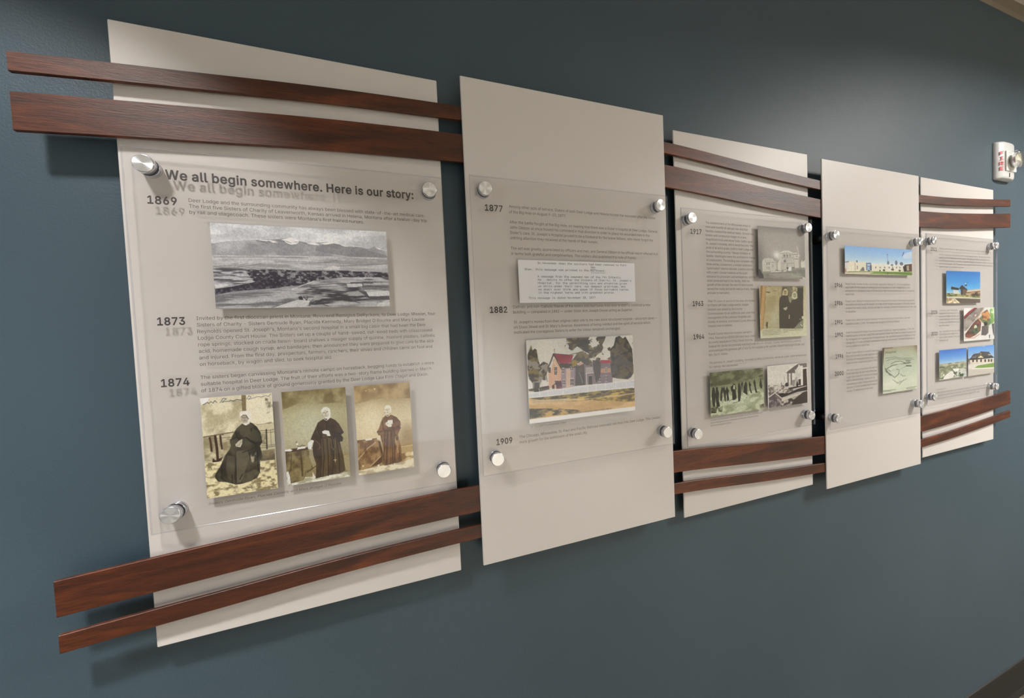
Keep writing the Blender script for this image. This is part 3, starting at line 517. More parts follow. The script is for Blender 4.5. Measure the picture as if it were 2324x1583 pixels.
TEXT = [
 (1,'heading',0.2146,0.2363,0,[(0.3487,"We all begin somewhere. Here is our story:")]),
 (1,'year',0.1919,0.1993,0,[(0.0341,"1869")]),
 (1,'body',0.2401,0.2052,0.00867,[(0.3406,"Deer Lodge and the surrounding community has always been blessed with state-of-the-art medical care."),
   (0.3442,"The first five Sisters of Charity of Leavenworth, Kansas arrived in Helena, Montana after a twelve-day trip"),
   (0.2392,"by rail and stagecoach. These sisters were Montana's first trained nurses.")]),
 (1,'year',0.1923,0.0235,0,[(0.0328,"1873")]),
 (1,'body',0.2389,0.03,0.00989,[(0.3518,"Invited by the first diocesan priest in Montana, Reverend Remigius DeRyckere, to Deer Lodge Mission, four"),
   (0.3316,"Sisters of Charity - Sisters Gertrude Ryan, Placida Kennedy, Mary Bridget O Rourke and Mary Louise"),
   (0.3341,"Reynolds opened St. Joseph's, Montana's second hospital in a small log cabin that had been the Deer"),
   (0.3446,"Lodge County Court House. The Sisters set up a couple of hand-sawed, cut-wood beds with crisscrossed"),
   (0.3495,"rope springs; stocked on crude hewn-board shelves a meager supply of quinine, mustard plasters, carbolic"),
   (0.3469,"acid, homemade cough syrup, and bandages; then announced they were prepared to give care to the sick"),
   (0.3431,"and injured. From the first day, prospectors, farmers, ranchers, their wives and children came on foot and"),
   (0.1791,"on horseback, by wagon and sled, to seek hospital aid.")]),
 (1,'year',0.1912,-0.0669,0,[(0.0337,"1874")]),
 (1,'body',0.2385,-0.0592,0.00994,[(0.3451,"The sisters began canvassing Montana's remote camps on horseback, begging funds to establish a more"),
   (0.3398,"suitable hospital in Deer Lodge. The fruit of their efforts was a two-story frame building opened in March"),
   (0.3342,"of 1874 on a gifted block of ground generously granted by the Deer Lodge Law Firm Claget and Dixon.")]),
 (1,'caption',0.2369,-0.2518,0,[(0.1831,"Sisters Gertrude Ryan, Placida Cassidy and Mary Bridget O'Rourke")]),
 (2,'year',0.6893,0.2201,0,[(0.0345,"1877")]),
 (2,'body',0.7366,0.2286,0.01011,[(0.3379,"Among other acts of service, Sisters of both Deer Lodge and Helena tended the wounded after the Battle"),
   (0.12,"of the Big Hole on August 9-10, 1877.")]),
 (2,'body',0.7363,0.1993,0.00988,[(0.3434,"After the battle fought at the Big Hole, on hearing that there was a Sister's hospital at Deer Lodge, General"),
   (0.3217,"John Gibbon at once moved his command in that direction in order to place his wounded men in the"),
   (0.3305,"Sister's care. St. Joseph's Hospital proved to be a Godsend for the brave fellows, who never forgot the"),
   (0.1907,"untiring attention they received at the hands of their nurses.")]),
 (2,'body',0.7366,0.1501,0.0102,[(0.3423,"The act was greatly appreciated by officers and men, and General Gibbon in his official report referred to it"),
   (0.2851,"in terms both grateful and complimentary. The soldiers also published this note of thanks:")]),
 (2,'note',0.7897,0.1241,0,[(0.2058,"In November when the soldiers had been removed to Fort")]),
 (2,'note',0.7621,0.1114,0,[(0.1833,"Shaw, this message was printed in the,Northwest:")]),
 (2,'note',0.9084,0.1179,0,[(0.0109,"New")]),
 (2,'note',0.7889,0.0979,0.00635,[(0.195,"A message from the wounded men of the 7th Infantry."),
   (0.2178,"We...desire to offer the Sisters of Charity, St. Joseph's"),
   (0.2068,"Hospital, for the unremitting care and attention given"),
   (0.2021,"us while under their care, our deepest gratitude, and"),
   (0.2099,"we shall ever think and speak of those estimable ladies"),
   (0.1761,"in the highest terms and with greatest praise.")]),
 (2,'note',0.7682,0.0559,0,[(0.153,"This message is dated November 18, 1877.")]),
 (2,'year',0.6898,0.0307,0,[(0.034,"1882")]),
 (2,'body',0.7359,0.0385,0.01007,[(0.3182,"Catholic and non-Catholic friends of the sisters solicited funds from door to door to construct a new"),
   (0.2718,"building \u2014 completed in 1882 \u2014 under Sister Ann Joseph Dwyer acting as Superior.")]),
 (2,'body',0.7358,0.0092,0.00977,[(0.3342,"St. Joseph's moves from their original cabin site to the new brick structured hospital \u2013 since torn down \u2013"),
   (0.3169,"on Dixon Street and St. Mary's Avenue. Awareness of being needed and the spirit of service which"),
   (0.2392,"motivated the courageous Sisters to enter the Valley remained unchanged.")]),
 (2,'caption',0.7603,-0.1956,0,[(0.0782,"St. Joseph's completed 1882")]),
 (2,'year',0.6903,-0.2194,0,[(0.032,"1909")]),
 (2,'body',0.7364,-0.2126,0.01028,[(0.335,"The Chicago, Milwaukee, St. Paul and Pacific Railroad extended rail lines into Deer Lodge. This created"),
   (0.15,"more growth for the settlement of the small city.")]),
 (3,'year',1.1871,0.2078,0,[(0.0335,"1917")]),
 (3,'body',1.2336,0.2337,0.00985,[(0.1459,"The establishment of the Milwaukee shops in"),
   (0.1372,"town and transfer of railroad men and their"),
   (0.1568,"families swelled the medical needs. Ground was"),
   (0.1323,"broken and construction began on a new,"),
   (0.151,"magnificent brick and stone Tudor Gothic style"),
   (0.1538,"St. Joseph's hospital, which would become \"the"),
   (0.1545,"pride of all and a great credit to Deer Lodge and"),
   (0.1447,"the surrounding country.\" Beezer Brothers of"),
   (0.1603,"Seattle, Washington were the architects in charge"),
   (0.1536,"of construction. The building was complete with"),
   (0.148,"three stories, a basement, a modern automatic"),
   (0.152,"\"push button\" electric elevator, a porte cochere"),
   (0.1316,"with a semi-circular roadway at the south"),
   (0.1609,"entrance for physicians and ambulances, and full"),
   (0.1394,"steam powered heat to the facility. With the"),
   (0.1507,"growth of the railroad, the new 65 bed hospital"),
   (0.1611,"served the county and as far west as Avery, Idaho,"),
   (0.0715,"and east to Harlowton.")]),
 (3,'year',1.1877,0.0383,0,[(0.0324,"1963")]),
 (3,'body',1.2338,0.0464,0.00995,[(0.1553,"After 90 years of service to the area, the Sisters"),
   (0.1333,"of Charity left Deer Lodge and St. Joseph"),
   (0.1116,"Hospital was leased by the County"),
   (0.1533,"Commissioners for an additional year under the"),
   (0.1399,"management of the Lutheran Hospitals and"),
   (0.157,"Society of America, until Powell County Memorial"),
   (0.0768,"Hospital was completed.")]),
 (3,'year',1.1875,-0.0404,0,[(0.0325,"1964")]),
 (3,'body',1.2338,-0.0324,0.01012,[(0.142,"Powell County Memorial Hospital opened in"),
   (0.1526,"1964, financed by a $300,000 bond issue voted"),
   (0.1446,"by county taxpayers in 1962. Funds from the"),
   (0.324,"Federal Hill-Burton Act provided matching funds on a 60-40 basis. County Commissioners gratefully"),
   (0.3361,"acknowledged the generous gift of land for the hospital by Mr. and Mrs. Robert Steinberger and Mr. and"),
   (0.0611,"Mrs. Don F. Valiton.")]),
 (3,'body',1.2336,-0.1023,0.01068,[(0.3442,"The previous St. Joseph's building, renovated by Berg Construction, serves as a year-round retreat house"),
   (0.0936,"for Catholic men and women.")]),
 (3,'caption',1.2327,-0.2411,0.00673,[(0.1753,"County Commissioner Newman Prestbo turns the first shovel of"),
   (0.1606,"dirt to inaugurate the construction of the new Powell County"),
   (0.0676,"Memorial Hospital (1963).")]),
 (3,'caption',1.4318,-0.2399,0,[(0.1337,"Powell County Memorial Hospital completed 1964.")]),
 (4,'year',1.6742,0.0823,0,[(0.0318,"1966")]),
 (4,'body',1.7195,0.0886,0.00961,[(0.3069,"Powell County Hospital Auxiliary was formally organized on February 21, 1966 as a supportive"),
   (0.3068,"organization for the purpose of rendering service to the patients and staff. It began giving $500"),
   (0.3316,"scholarships to a graduating senior of Powell County High School continuing education in a healthcare"),
   (0.0381,"related field.")]),
 (4,'year',1.6732,0.0326,0,[(0.033,"1986")]),
 (4,'body',1.7196,0.0403,0.00979,[(0.3309,"Powell County Medical Foundation was formed in response to the threat of the hospital closing and a"),
   (0.3319,"successful fund drive saved the hospital. As of date of print, the generous support of the area's people"),
   (0.3403,"sustained the medical facility. All funds and gifts are sustained, and only the interest earned is ever used"),
   (0.045,"for operations.")]),
 (4,'year',1.6729,-0.0202,0,[(0.032,"1991")]),
 (4,'body',1.7192,-0.013,0.01041,[(0.3076,"Powell County Memorial Hospital Association, formed by the County Commissioners, took over"),
   (0.2533,"operations on May 1, 1991. The hospital was managed by SCHS and affiliates.")]),
 (4,'year',1.6727,-0.0555,0,[(0.033,"1992")]),
 (4,'body',1.7193,-0.0478,0.00975,[(0.3275,"Under the guidance of Hospital Association president Pat McGillis, beginning September 1, 1992, the"),
   (0.3359,"medical practice of the Deer Lodge Clinic was leased by Powell County Memorial Hospital Association to"),
   (0.3321,"be managed by the hospital as one of its departments. The overwhelming patient preference for the"),
   (0.3307,"management of a clinic at hospital had become increasingly more complex. The Medicaid payments to"),
   (0.1046,"costing hospitals was a part of that.")]),
 (4,'year',1.6732,-0.1154,0,[(0.0325,"1996")]),
 (4,'body',1.7187,-0.1052,0.00978,[(0.149,"Powell County Medical Foundation takes on a"),
   (0.1422,"$200,000 fund drive to provide equipment and"),
   (0.1432,"furnishings for the expanded clinical areas, to be"),
   (0.143,"added onto the hospital being built in 1997.")]),
 (4,'year',1.6696,-0.1635,0,[(0.0365,"2000")]),
 (4,'body',1.7193,-0.1545,0.00987,[(0.1398,"After nine months of construction of an add-on"),
   (0.1386,"to the west wing, the new home of the Deer"),
   (0.1406,"Lodge Clinic opened for business and began"),
   (0.1285,"seeing patients Monday, January 22. An"),
   (0.1391,"overwhelming number of people attended the"),
   (0.1389,"Chamber of Commerce hosted Open House on"),
   (0.1203,"January 19 celebrating the new clinic.")]),
 (4,'caption',1.8929,-0.2387,0,[(0.166,"Powell County Memorial Hospital, architect's sketch 1997.")]),
 (5,'year',2.1771,0.204,0,[(0.0348,"2011")]),
 (5,'body',2.2291,0.2103,0,[(0.3268,"Ground was broken on a new facility that would replace the older hospital and clinic.")]),
 (5,'body',2.2274,0.1906,0.00997,[(0.3257,"In 2011, a new Deer Lodge Medical Center hospital opened its doors. The new facility offered"),
   (0.3229,"patients a modern healing environment, together with visiting specialists, providing the best of"),
   (0.3489,"care to everyone including a rehabilitation department. During the first year the hospital cared for over"),
   (0.3434,"one thousand patients, and 27 physicians and providers came on board to serve the community"),
   (0.1514,"caring for those who call Powell County home.")]),
 (5,'year',2.1777,-0.0011,0,[(0.0355,"2020")]),
 (5,'body',2.2256,0.0066,0.01006,[(0.1104,"A community garden was begun by"),
   (0.1262,"volunteers to bring fresh produce to all"),
   (0.1176,"of the area's families. The 2020 crop"),
   (0.1236,"yielded vegetables, which were given"),
   (0.1223,"to seniors and patients at no cost at"),
   (0.0606,"all of the meals.")]),
 (5,'year',2.1778,-0.0714,0,[(0.0363,"2022")]),
 (5,'body',2.2253,-0.0632,0.01,[(0.1286,"Deer Lodge Medical Center was named"),
   (0.115,"a top critical access hospital for its"),
   (0.1285,"patient safety and care. The honor is"),
   (0.0553,"shared by all.")]),
 (5,'caption',2.4042,-0.235,0,[(0.0438,"Present day.")]),
 (5,'caption',2.2026,-0.2541,0,[(0.0616,"Acknowledgements:")]),
 (5,'body',2.2115,-0.2655,0.00991,[(0.3394,"With gratitude to the people, past and present, who gave their time to help with this history of care,"),
   (0.3339,"and to the Sisters of Charity of Leavenworth, whose vision and courage brought the hospital to life"),
   (0.2691,"and to all who have carried on their work in Deer Lodge and the valley.")]),
]
PHOTO = [
 (1,'valley',0.2637,0.5141,0.176,0.0466,400,200),
 (1,'nun_seated',0.2358,0.3287,-0.0879,-0.2419,150,240),
 (1,'nun_table',0.3415,0.435,-0.0883,-0.2412,150,240),
 (1,'nun_book',0.4481,0.5392,-0.0881,-0.2413,140,225),
 (2,'note',0.7497,1.0161,0.1312,0.0485,20,10),
 (2,'house',0.7593,1.0055,-0.0235,-0.1872,270,190),
 (3,'night',1.4056,1.5792,0.2389,0.106,130,130),
 (3,'sisters',1.4067,1.5807,0.087,-0.0481,130,140),
 (3,'crowd',1.2344,1.4139,-0.1238,-0.2305,160,120),
 (3,'porch',1.4286,1.581,-0.1214,-0.2313,130,120),
 (4,'modern',1.7195,2.0396,0.1978,0.1193,200,80),
 (4,'sketch',1.8869,2.0636,-0.0973,-0.2341,110,130),
 (5,'entrance',2.2689,2.4846,0.1407,0.032,110,100),
 (5,'garden',2.3766,2.5816,0.0149,-0.1,110,110),
 (5,'aerial',2.2243,2.3936,-0.123,-0.2218,100,95),
 (5,'lodge',2.4033,2.5801,-0.1218,-0.2231,100,95),
]
# ------------------------------------------------------------------ photographs: flat prints painted as ink colours on a fine grid
class Canvas:
    def __init__(s, w, h):
        s.w, s.h = w, h; s.a = np.zeros((h, w, 3), np.float32)
        yy, xx = np.mgrid[0:h, 0:w]; s.u = (xx + 0.5) / w * 1000; s.v = (yy + 0.5) / h * 1000
    def fbm(s, su, sv, seed, octv=4, rough=0.55):
        rng = np.random.RandomState(seed); out = np.zeros((s.h, s.w), np.float32); amp, tot = 1.0, 0.0
        for o in range(octv):
            nu, nv = max(2, int(su * 2**o) + 2), max(2, int(sv * 2**o) + 2)
            g = rng.rand(nv + 1, nu + 1).astype(np.float32)
            x = s.u / 1000 * (nu - 1); y = s.v / 1000 * (nv - 1); xi = x.astype(int); yi = y.astype(int); fx = x - xi; fy = y - yi
            fx = fx * fx * (3 - 2 * fx); fy = fy * fy * (3 - 2 * fy)
            out += amp * ((g[yi, xi] * (1 - fx) + g[yi, xi + 1] * fx) * (1 - fy) + (g[yi + 1, xi] * (1 - fx) + g[yi + 1, xi + 1] * fx) * fy)
            tot += amp; amp *= rough
        return out / tot
    def mask(s, pts):
        m = np.zeros((s.h, s.w), bool); n = len(pts)
        for i in range(n):
            x1, y1 = pts[i]; x2, y2 = pts[(i + 1) % n]
            if y1 == y2: continue
            c = ((y1 > s.v) != (y2 > s.v)) & (s.u < (x2 - x1) * (s.v - y1) / (y2 - y1) + x1)
            m ^= c
        return m
    def put(s, m, c, a=1.0):
        c = np.asarray(c, np.float32)
        m = (m.astype(np.float32) * a)[..., None]; s.a = s.a * (1 - m) + c * m
    def run(s, ops):
        for k, op in enumerate(ops):
            t = op[0]
            if t == 'B':                                   # sky or backdrop: stops (v, colour)
                vs_ = [q[0] for q in op[1]]; 
                for ch in range(3): s.a[..., ch] = np.interp(s.v, vs_, [q[1][ch] for q in op[1]])
            elif t == 'P': s.put(s.mask(op[2]), op[1], op[3] if len(op) > 3 else 1.0)
            elif t == 'E':
                c, cx, cy, rx, ry = op[1:6]; s.put(((s.u - cx) / rx)**2 + ((s.v - cy) / ry)**2 < 1, c, op[6] if len(op) > 6 else 1.0)
            elif t == 'G':                                 # soft spot
                c, cx, cy, rx, ry, a = op[1:7]; s.put(np.exp(-(((s.u - cx) / rx)**2 + ((s.v - cy) / ry)**2)), c, a)
            elif t == 'L':
                c, wd, pts = op[1:4]; d = np.full((s.h, s.w), 1e9, np.float32); asp = s.h / s.w
                for (x1, y1), (x2, y2) in zip(pts, pts[1:]):
                    X, Y = s.u - x1, (s.v - y1) * asp; DX, DY = x2 - x1, (y2 - y1) * asp
                    q = np.clip((X * DX + Y * DY) / (DX * DX + DY * DY + 1e-6), 0, 1)
                    d = np.minimum(d, np.hypot(X - q * DX, Y - q * DY))
                s.put(np.clip((wd / 2 - d) / (1000 / s.w) + 0.5, 0, 1), c, op[4] if len(op) > 4 else 1.0)
            elif t == 'F':                                 # mottled fill: dark, light, grain u, grain v, threshold, softness
                pts, c0, c1, su, sv, th, so = op[1:8]; n = s.fbm(su, sv, 11 + k)
                w = np.clip((n - th) / so + 0.5, 0, 1)[..., None]
                col = np.asarray(c0, np.float32) * (1 - w) + np.asarray(c1, np.float32) * w
                m = (s.mask(pts) if pts else np.ones((s.h, s.w))).astype(np.float32)
                if len(op) > 8: m = m * op[8]
                s.a = s.a * (1 - m[..., None]) + col * m[..., None]
            elif t == 'K':                                 # ragged foliage: only where noise exceeds threshold
                pts, c0, c1, su, sv, th = op[1:7]; n = s.fbm(su, sv, 23 + k); n2 = s.fbm(su * 1.7, sv * 1.7, 57 + k)
                m = s.mask(pts) & (n > th); w = np.clip((n2 - 0.5) / 0.18 + 0.5, 0, 1)[..., None]
                s.put(m, 0, 0); mm = m[..., None].astype(np.float32)
                s.a = s.a * (1 - mm) + (np.asarray(c0, np.float32) * (1 - w) + np.asarray(c1, np.float32) * w) * mm
            elif t == 'N':                                 # grain
                s.a *= 1 + op[1] * (s.fbm(op[2], op[3], 91 + k)[..., None] - 0.5)
        return s
PICS = {
 'valley':[
  ('B',[(0,(222,224,232)),(140,(206,208,212)),(260,(196,196,200)),(330,(186,186,190)),(1000,(140,140,146))]),
  ('F',[(0,0),(1000,0),(998,260),(735,204),(444,165),(198,196),(0,242)],(192,194,200),(226,228,234),5,9,0.5,0.3),
  ('P',(228,228,232),[(263,95),(471,38),(639,53),(841,65),(996,17),(995,61),(738,96),(541,78),(399,102)],0.35),
  ('P',(176,177,182),[(-2,242),(85,211),(172,188),(243,177),(306,167),(351,158),(417,134),(472,173),(519,195),(557,186),(636,171),(710,200),(806,220),(868,242),(921,205),(995,272),(999,416),(-1,427)]),
  ('F',[(-2,242),(85,211),(172,188),(243,177),(306,167),(351,158),(417,134),(472,173),(519,195),(557,186),(636,171),(710,200),(806,220),(868,242),(921,205),(995,272),(999,416),(-1,427)],(140,141,148),(196,197,202),9,7,0.5,0.35,0.75),
  ('P',(150,150,156),[(160,299),(250,222),(351,183),(480,213),(560,259),(487,317),(347,316),(256,342)],0.55),
  ('P',(126,126,132),[(561,228),(665,188),(734,220),(816,224),(872,258),(993,316),(998,349),(833,348),(731,343),(632,307),(559,291)],0.65),
  ('P',(244,240,240),[(242,182),(287,189),(314,176),(260,174)]),
  ('P',(244,240,240),[(301,170),(332,185),(350,203),(318,204),(305,187)]),
  ('P',(244,240,240),[(365,167),(417,134),(467,163),(486,182),(453,179),(424,197),(397,179)]),
  ('P',(244,240,240),[(387,180),(424,208),(414,224),(391,200)]),
  ('P',(244,240,240),[(424,197),(467,183),(452,210),(414,224)]),
  ('P',(244,240,240),[(509,201),(557,184),(586,210),(537,217)]),
  ('P',(244,240,240),[(586,194),(641,171),(675,182),(625,207)]),
  ('P',(244,240,240),[(705,201),(765,214),(734,220)]),
  ('P',(244,240,240),[(921,213),(963,235),(984,245),(947,242)]),
  ('L',(108,104,110),3.8,[(342,169),(378,181),(400,210),(423,228)],0.7),
  ('L',(108,104,110),3.8,[(467,173),(509,206),(552,218)],0.7),
  ('L',(108,104,110),3.8,[(625,207),(665,190),(710,206)],0.7),
  ('L',(108,104,110),3.8,[(796,223),(837,228),(873,253)],0.7),
  ('L',(108,104,110),3.8,[(233,189),(269,200),(295,213)],0.7),
  ('F',[(-1,359),(995,349),(997,505),(0,534)],(158,157,160),(200,199,202),5,30,0.5,0.3),
  ('L',(106,104,110),3.3,[(8,397),(254,383),(509,378)],0.7),
  ('L',(106,104,110),3.3,[(99,471),(129,468)],0.7),
  ('L',(106,104,110),3.3,[(325,440),(436,429),(629,429),(679,400)],0.7),
  ('L',(106,104,110),3.3,[(391,385),(475,378)],0.7),
  ('L',(106,104,110),3.3,[(677,475),(831,452),(996,433)],0.7),
  ('L',(106,104,110),3.3,[(5,505),(163,478)],0.7),
  ('L',(106,104,110),3.3,[(33,523),(119,512),(252,464)],0.7),
  ('P',(208,207,208),[(597,521),(637,477),(702,479),(686,517)]),
  ('F',[(0,525),(250,524),(457,537),(701,527),(996,538),(1001,661),(673,625),(451,724),(243,757),(69,739),(2,730)],(84,82,90),(190,190,196),14,60,0.46,0.22),
  ('F',[(161,538),(340,531),(457,537),(701,533),(996,544),(999,605),(724,613),(549,659),(451,724),(289,747),(202,667)],(52,48,60),(150,148,154),60,50,0.56,0.2),
  ('P',(52,46,60),[(5,769),(91,739),(201,687),(274,625),(338,633),(430,652),(438,693),(334,756),(261,767),(198,778),(89,798),(3,838)],0.8),
  ('F',[(5,769),(91,739),(201,687),(274,625),(338,633),(430,652),(438,693),(334,756),(261,767),(198,778),(89,798),(3,838)],(44,38,52),(120,116,126),80,50,0.6,0.2,0.7),
  ('P',(214,213,216),[(2,715),(83,711),(43,749),(5,759)]),
  ('F',[(3,843),(242,798),(417,756),(539,660),(623,647),(1003,672),(1000,1002),(0,1000)],(118,117,122),(184,184,188),7,45,0.5,0.2),
  ('F',[(522,744),(823,730),(867,862),(871,906),(664,946),(492,975),(534,860),(425,828)],(66,63,70),(168,167,170),12,50,0.52,0.2),
  ('P',(208,208,212),[(853,806),(995,784),(1001,840),(914,873),(867,862)]),
  ('P',(80,77,84),[(796,785),(848,796),(864,861),(993,857),(999,907),(876,906),(841,850)],0.9),
  ('P',(204,204,207),[(356,952),(432,901),(508,912),(497,965),(467,991),(290,1000)]),
  ('P',(196,196,200),[(731,699),(829,692),(833,741),(735,742)]),
  ('L',(46,42,50),5.7,[(757,685),(893,687)]),
  ('L',(46,42,50),3.8,[(831,686),(831,741)]),
  ('L',(224,223,226),3.3,[(410,771),(539,665)]),
  ('L',(60,57,62),2.4,[(290,997),(447,886)]),
  ('P',(48,45,52),[(443,860),(462,854),(470,902),(446,901)]),
  ('L',(48,45,52),4.3,[(471,860),(489,907),(495,865)]),
  ('L',(58,54,62),4.3,[(501,976),(542,913),(591,903)],0.85),
  ('L',(58,54,62),4.3,[(541,945),(576,892),(636,887)],0.85),
  ('L',(58,54,62),4.3,[(665,914),(741,904),(807,949)],0.85),
  ('L',(58,54,62),4.3,[(507,944),(565,950),(613,983)],0.85),
  ('L',(58,54,62),4.3,[(797,741),(876,729),(982,739)],0.85),
  ('P',(214,216,218),[(923,951),(994,907),(998,997),(911,998)],0.8),
  ('N',0.28,150,75)],
 'nun_seated':[
  ('B',[(0,(222,216,192)),(400,(210,202,172)),(560,(196,190,162)),(1000,(214,206,170))]),
  ('F',[(5,43),(563,46),(544,369),(11,372)],(184,176,144),(226,220,194),7,9,0.48,0.3),
  ('P',(236,228,204),[(637,14),(1001,11),(1002,312),(786,312),(674,289),(663,177),(618,167)]),
  ('P',(236,238,240),[(3,4),(132,4),(99,41),(15,72)]),
  ('F',[(892,50),(999,41),(996,199),(909,216)],(104,100,76),(226,220,198),10,14,0.4,0.2),
  ('P',(132,116,84),[(565,2),(627,4),(615,166),(558,165)]),
  ('L',(80,72,52),6.0,[(565,39),(624,41)]),
  ('F',[(9,386),(363,370),(397,652),(6,623)],(150,142,112),(206,198,168),8,16,0.5,0.3),
  ('L',(110,98,76),16.1,[(14,386),(204,376),(423,367)]),
  ('L',(120,108,84),7.0,[(17,405),(379,415)]),
  ('L',(86,60,42),30.1,[(95,400),(105,451),(107,531)]),
  ('L',(70,46,34),36.1,[(169,391),(181,523),(181,625)]),
  ('L',(70,46,34),26.1,[(237,389),(240,462),(250,521)]),
  ('L',(104,84,62),12.0,[(253,383),(282,382)]),
  ('P',(150,136,108),[(265,464),(325,455),(317,542),(268,537)]),
  ('P',(66,42,34),[(115,604),(151,629),(252,602),(229,636),(149,658),(106,647)]),
  ('L',(74,48,38),34.1,[(178,661),(114,713),(48,794)]),
  ('L',(60,42,34),20.1,[(102,690),(201,729),(129,766)]),
  ('L',(92,82,62),9.0,[(790,383),(884,387),(1001,384)]),
  ('L',(92,82,62),7.0,[(798,406),(999,410)]),
  ('L',(72,66,50),22.1,[(883,379),(873,574)]),
  ('L',(92,82,62),7.0,[(797,538),(993,542)]),
  ('L',(100,92,70),6.0,[(943,383),(939,549)]),
  ('L',(92,82,62),8.0,[(775,558),(992,558)]),
  ('F',[(808,418),(870,423),(861,528),(809,524)],(120,112,84),(200,194,166),12,12,0.5,0.25),
  ('P',(116,106,82),[(782,589),(984,584),(985,698),(773,694)]),
  ('F',[(782,589),(984,584),(985,698),(773,694)],(96,86,64),(150,138,108),8,14,0.5,0.3,0.7),
  ('F',[(-5,644),(278,648),(762,708),(990,698),(1000,1000),(0,1000)],(138,126,92),(232,222,184),14,38,0.44,0.2),
  ('L',(150,142,114),8.0,[(754,317),(848,316),(975,310)]),
  ('P',(130,124,100),[(880,311),(944,301),(986,311),(932,322)],0.6),
  ('P',(62,58,46),[(551,288),(466,333),(400,402),(360,457),(371,502),(348,537),(283,590),(249,638),(204,700),(139,759),(126,795),(161,842),(278,861),(405,901),(497,899),(600,887),(706,861),(753,805),(763,693),(804,644),(777,536),(816,502),(799,403),(752,339),(694,298),(654,284),(601,299)]),
  ('F',[(551,288),(466,333),(400,402),(360,457),(371,502),(348,537),(283,590),(249,638),(204,700),(139,759),(126,795),(161,842),(278,861),(405,901),(497,899),(600,887),(706,861),(753,805),(763,693),(804,644),(777,536),(816,502),(799,403),(752,339),(694,298),(654,284),(601,299)],(44,40,32),(92,86,70),7,9,0.5,0.35,0.8),
  ('P',(112,106,86),[(446,560),(588,565),(622,642),(478,882),(417,883),(430,625)],0.7),
  ('P',(106,100,80),[(313,593),(421,617),(377,872),(301,827),(282,715)],0.55),
  ('P',(110,104,82),[(484,808),(694,769),(743,804),(622,875),(497,892)],0.5),
  ('P',(90,84,68),[(528,323),(630,323),(665,393),(579,438),(501,395)],0.7),
  ('P',(86,80,64),[(689,350),(769,385),(801,493),(698,485),(663,407)],0.6),
  ('L',(30,26,22),14.1,[(425,625),(407,882)],0.85),
  ('L',(30,26,22),14.1,[(234,695),(213,811),(279,854)],0.85),
  ('L',(30,26,22),14.1,[(359,796),(357,877)],0.85),
  ('L',(30,26,22),14.1,[(525,582),(650,563),(725,532)],0.85),
  ('L',(30,26,22),14.1,[(589,431),(636,480),(747,518)],0.85),
  ('L',(30,26,22),14.1,[(366,443),(458,421),(497,439)],0.85),
  ('L',(30,26,22),14.1,[(485,467),(498,432),(599,439),(726,517)],0.85),
  ('L',(30,26,22),14.1,[(444,361),(477,437)],0.85),
  ('L',(30,26,22),14.1,[(666,378),(679,349)],0.85),
  ('L',(30,26,22),14.1,[(733,562),(727,742),(743,796)],0.85),
  ('L',(30,26,22),14.1,[(460,851),(505,803)],0.85),
  ('F',[(625,605),(720,584),(711,688),(647,712)],(52,48,40),(170,162,140),14,14,0.55,0.2),
  ('P',(200,194,176),[(485,460),(537,446),(528,493),(499,528),(440,515),(432,493)]),
  ('L',(120,112,96),6.0,[(450,509),(492,501),(515,470)]),
  ('P',(236,232,222),[(520,183),(562,164),(644,165),(682,193),(679,260),(653,288),(601,299),(552,281),(535,243)]),
  ('P',(182,174,156),[(534,228),(569,201),(609,209),(638,250),(623,284),(572,287),(543,273)]),
  ('L',(60,54,46),9.0,[(539,221),(574,205),(609,209),(641,250)]),
  ('L',(56,50,44),7.0,[(556,231),(579,230)]),
  ('L',(56,50,44),7.0,[(597,232),(620,229)]),
  ('L',(96,88,78),5.0,[(589,235),(583,253)]),
  ('L',(88,78,70),6.0,[(569,263),(599,263)]),
  ('P',(238,234,224),[(552,285),(601,299),(649,283),(653,295),(600,314),(565,301)]),
  ('L',(56,66,84),9.0,[(39,70),(99,48),(117,60),(147,44),(175,60),(197,36),(224,56)]),
  ('L',(56,66,84),8.0,[(267,62),(316,18),(354,27),(292,60),(332,55),(392,55),(412,45),(451,58),(493,42),(572,54)]),
  ('L',(70,80,98),7.0,[(634,50),(667,15),(697,32),(654,51),(737,41),(800,30),(841,40),(905,28),(946,38),(979,18)]),
  ('N',0.2,60,90)],
 'nun_table':[
  ('B',[(0,(128,112,72)),(90,(150,136,92)),(260,(186,182,146)),(500,(190,186,156)),(800,(150,138,100)),(1000,(140,124,84))]),
  ('F',[(0,0),(1000,0),(996,166),(557,161),(240,140),(-1,191)],(112,96,58),(176,164,122),6,8,0.5,0.35,0.8),
  ('G',(200,202,178),411,368,278,221,0.8),
  ('G',(152,140,100),918,543,145,226,0.5),
  ('P',(166,154,118),[(901,738),(1001,744),(995,937),(919,914)]),
  ('P',(150,136,98),[(901,738),(1001,742),(1000,755),(902,754)]),
  ('F',[(5,931),(282,931),(599,949),(995,937),(1000,1000),(0,1000)],(170,166,140),(234,234,220),8,30,0.45,0.25),
  ('P',(104,88,54),[(1,642),(368,646),(431,651),(487,812),(393,862),(307,882),(260,958),(207,967),(42,978),(5,931)]),
  ('F',[(1,642),(368,646),(431,651),(487,812),(393,862),(307,882),(260,958),(207,967),(42,978),(5,931)],(84,68,40),(150,136,96),8,9,0.5,0.3,0.9),
  ('P',(176,168,138),[(363,645),(411,635),(482,804),(415,849),(362,726)],0.75),
  ('L',(66,52,30),27.9,[(236,663),(242,781),(242,912)],0.7),
  ('L',(74,60,36),19.3,[(96,665),(73,837)],0.6),
  ('L',(70,56,32),15.0,[(318,883),(393,854),(487,813)],0.8),
  ('P',(74,54,36),[(-2,613),(121,609),(349,614),(433,625),(337,643),(129,643),(1,642)]),
  ('P',(236,236,232),[(4,610),(80,609),(120,624),(88,635),(5,629)]),
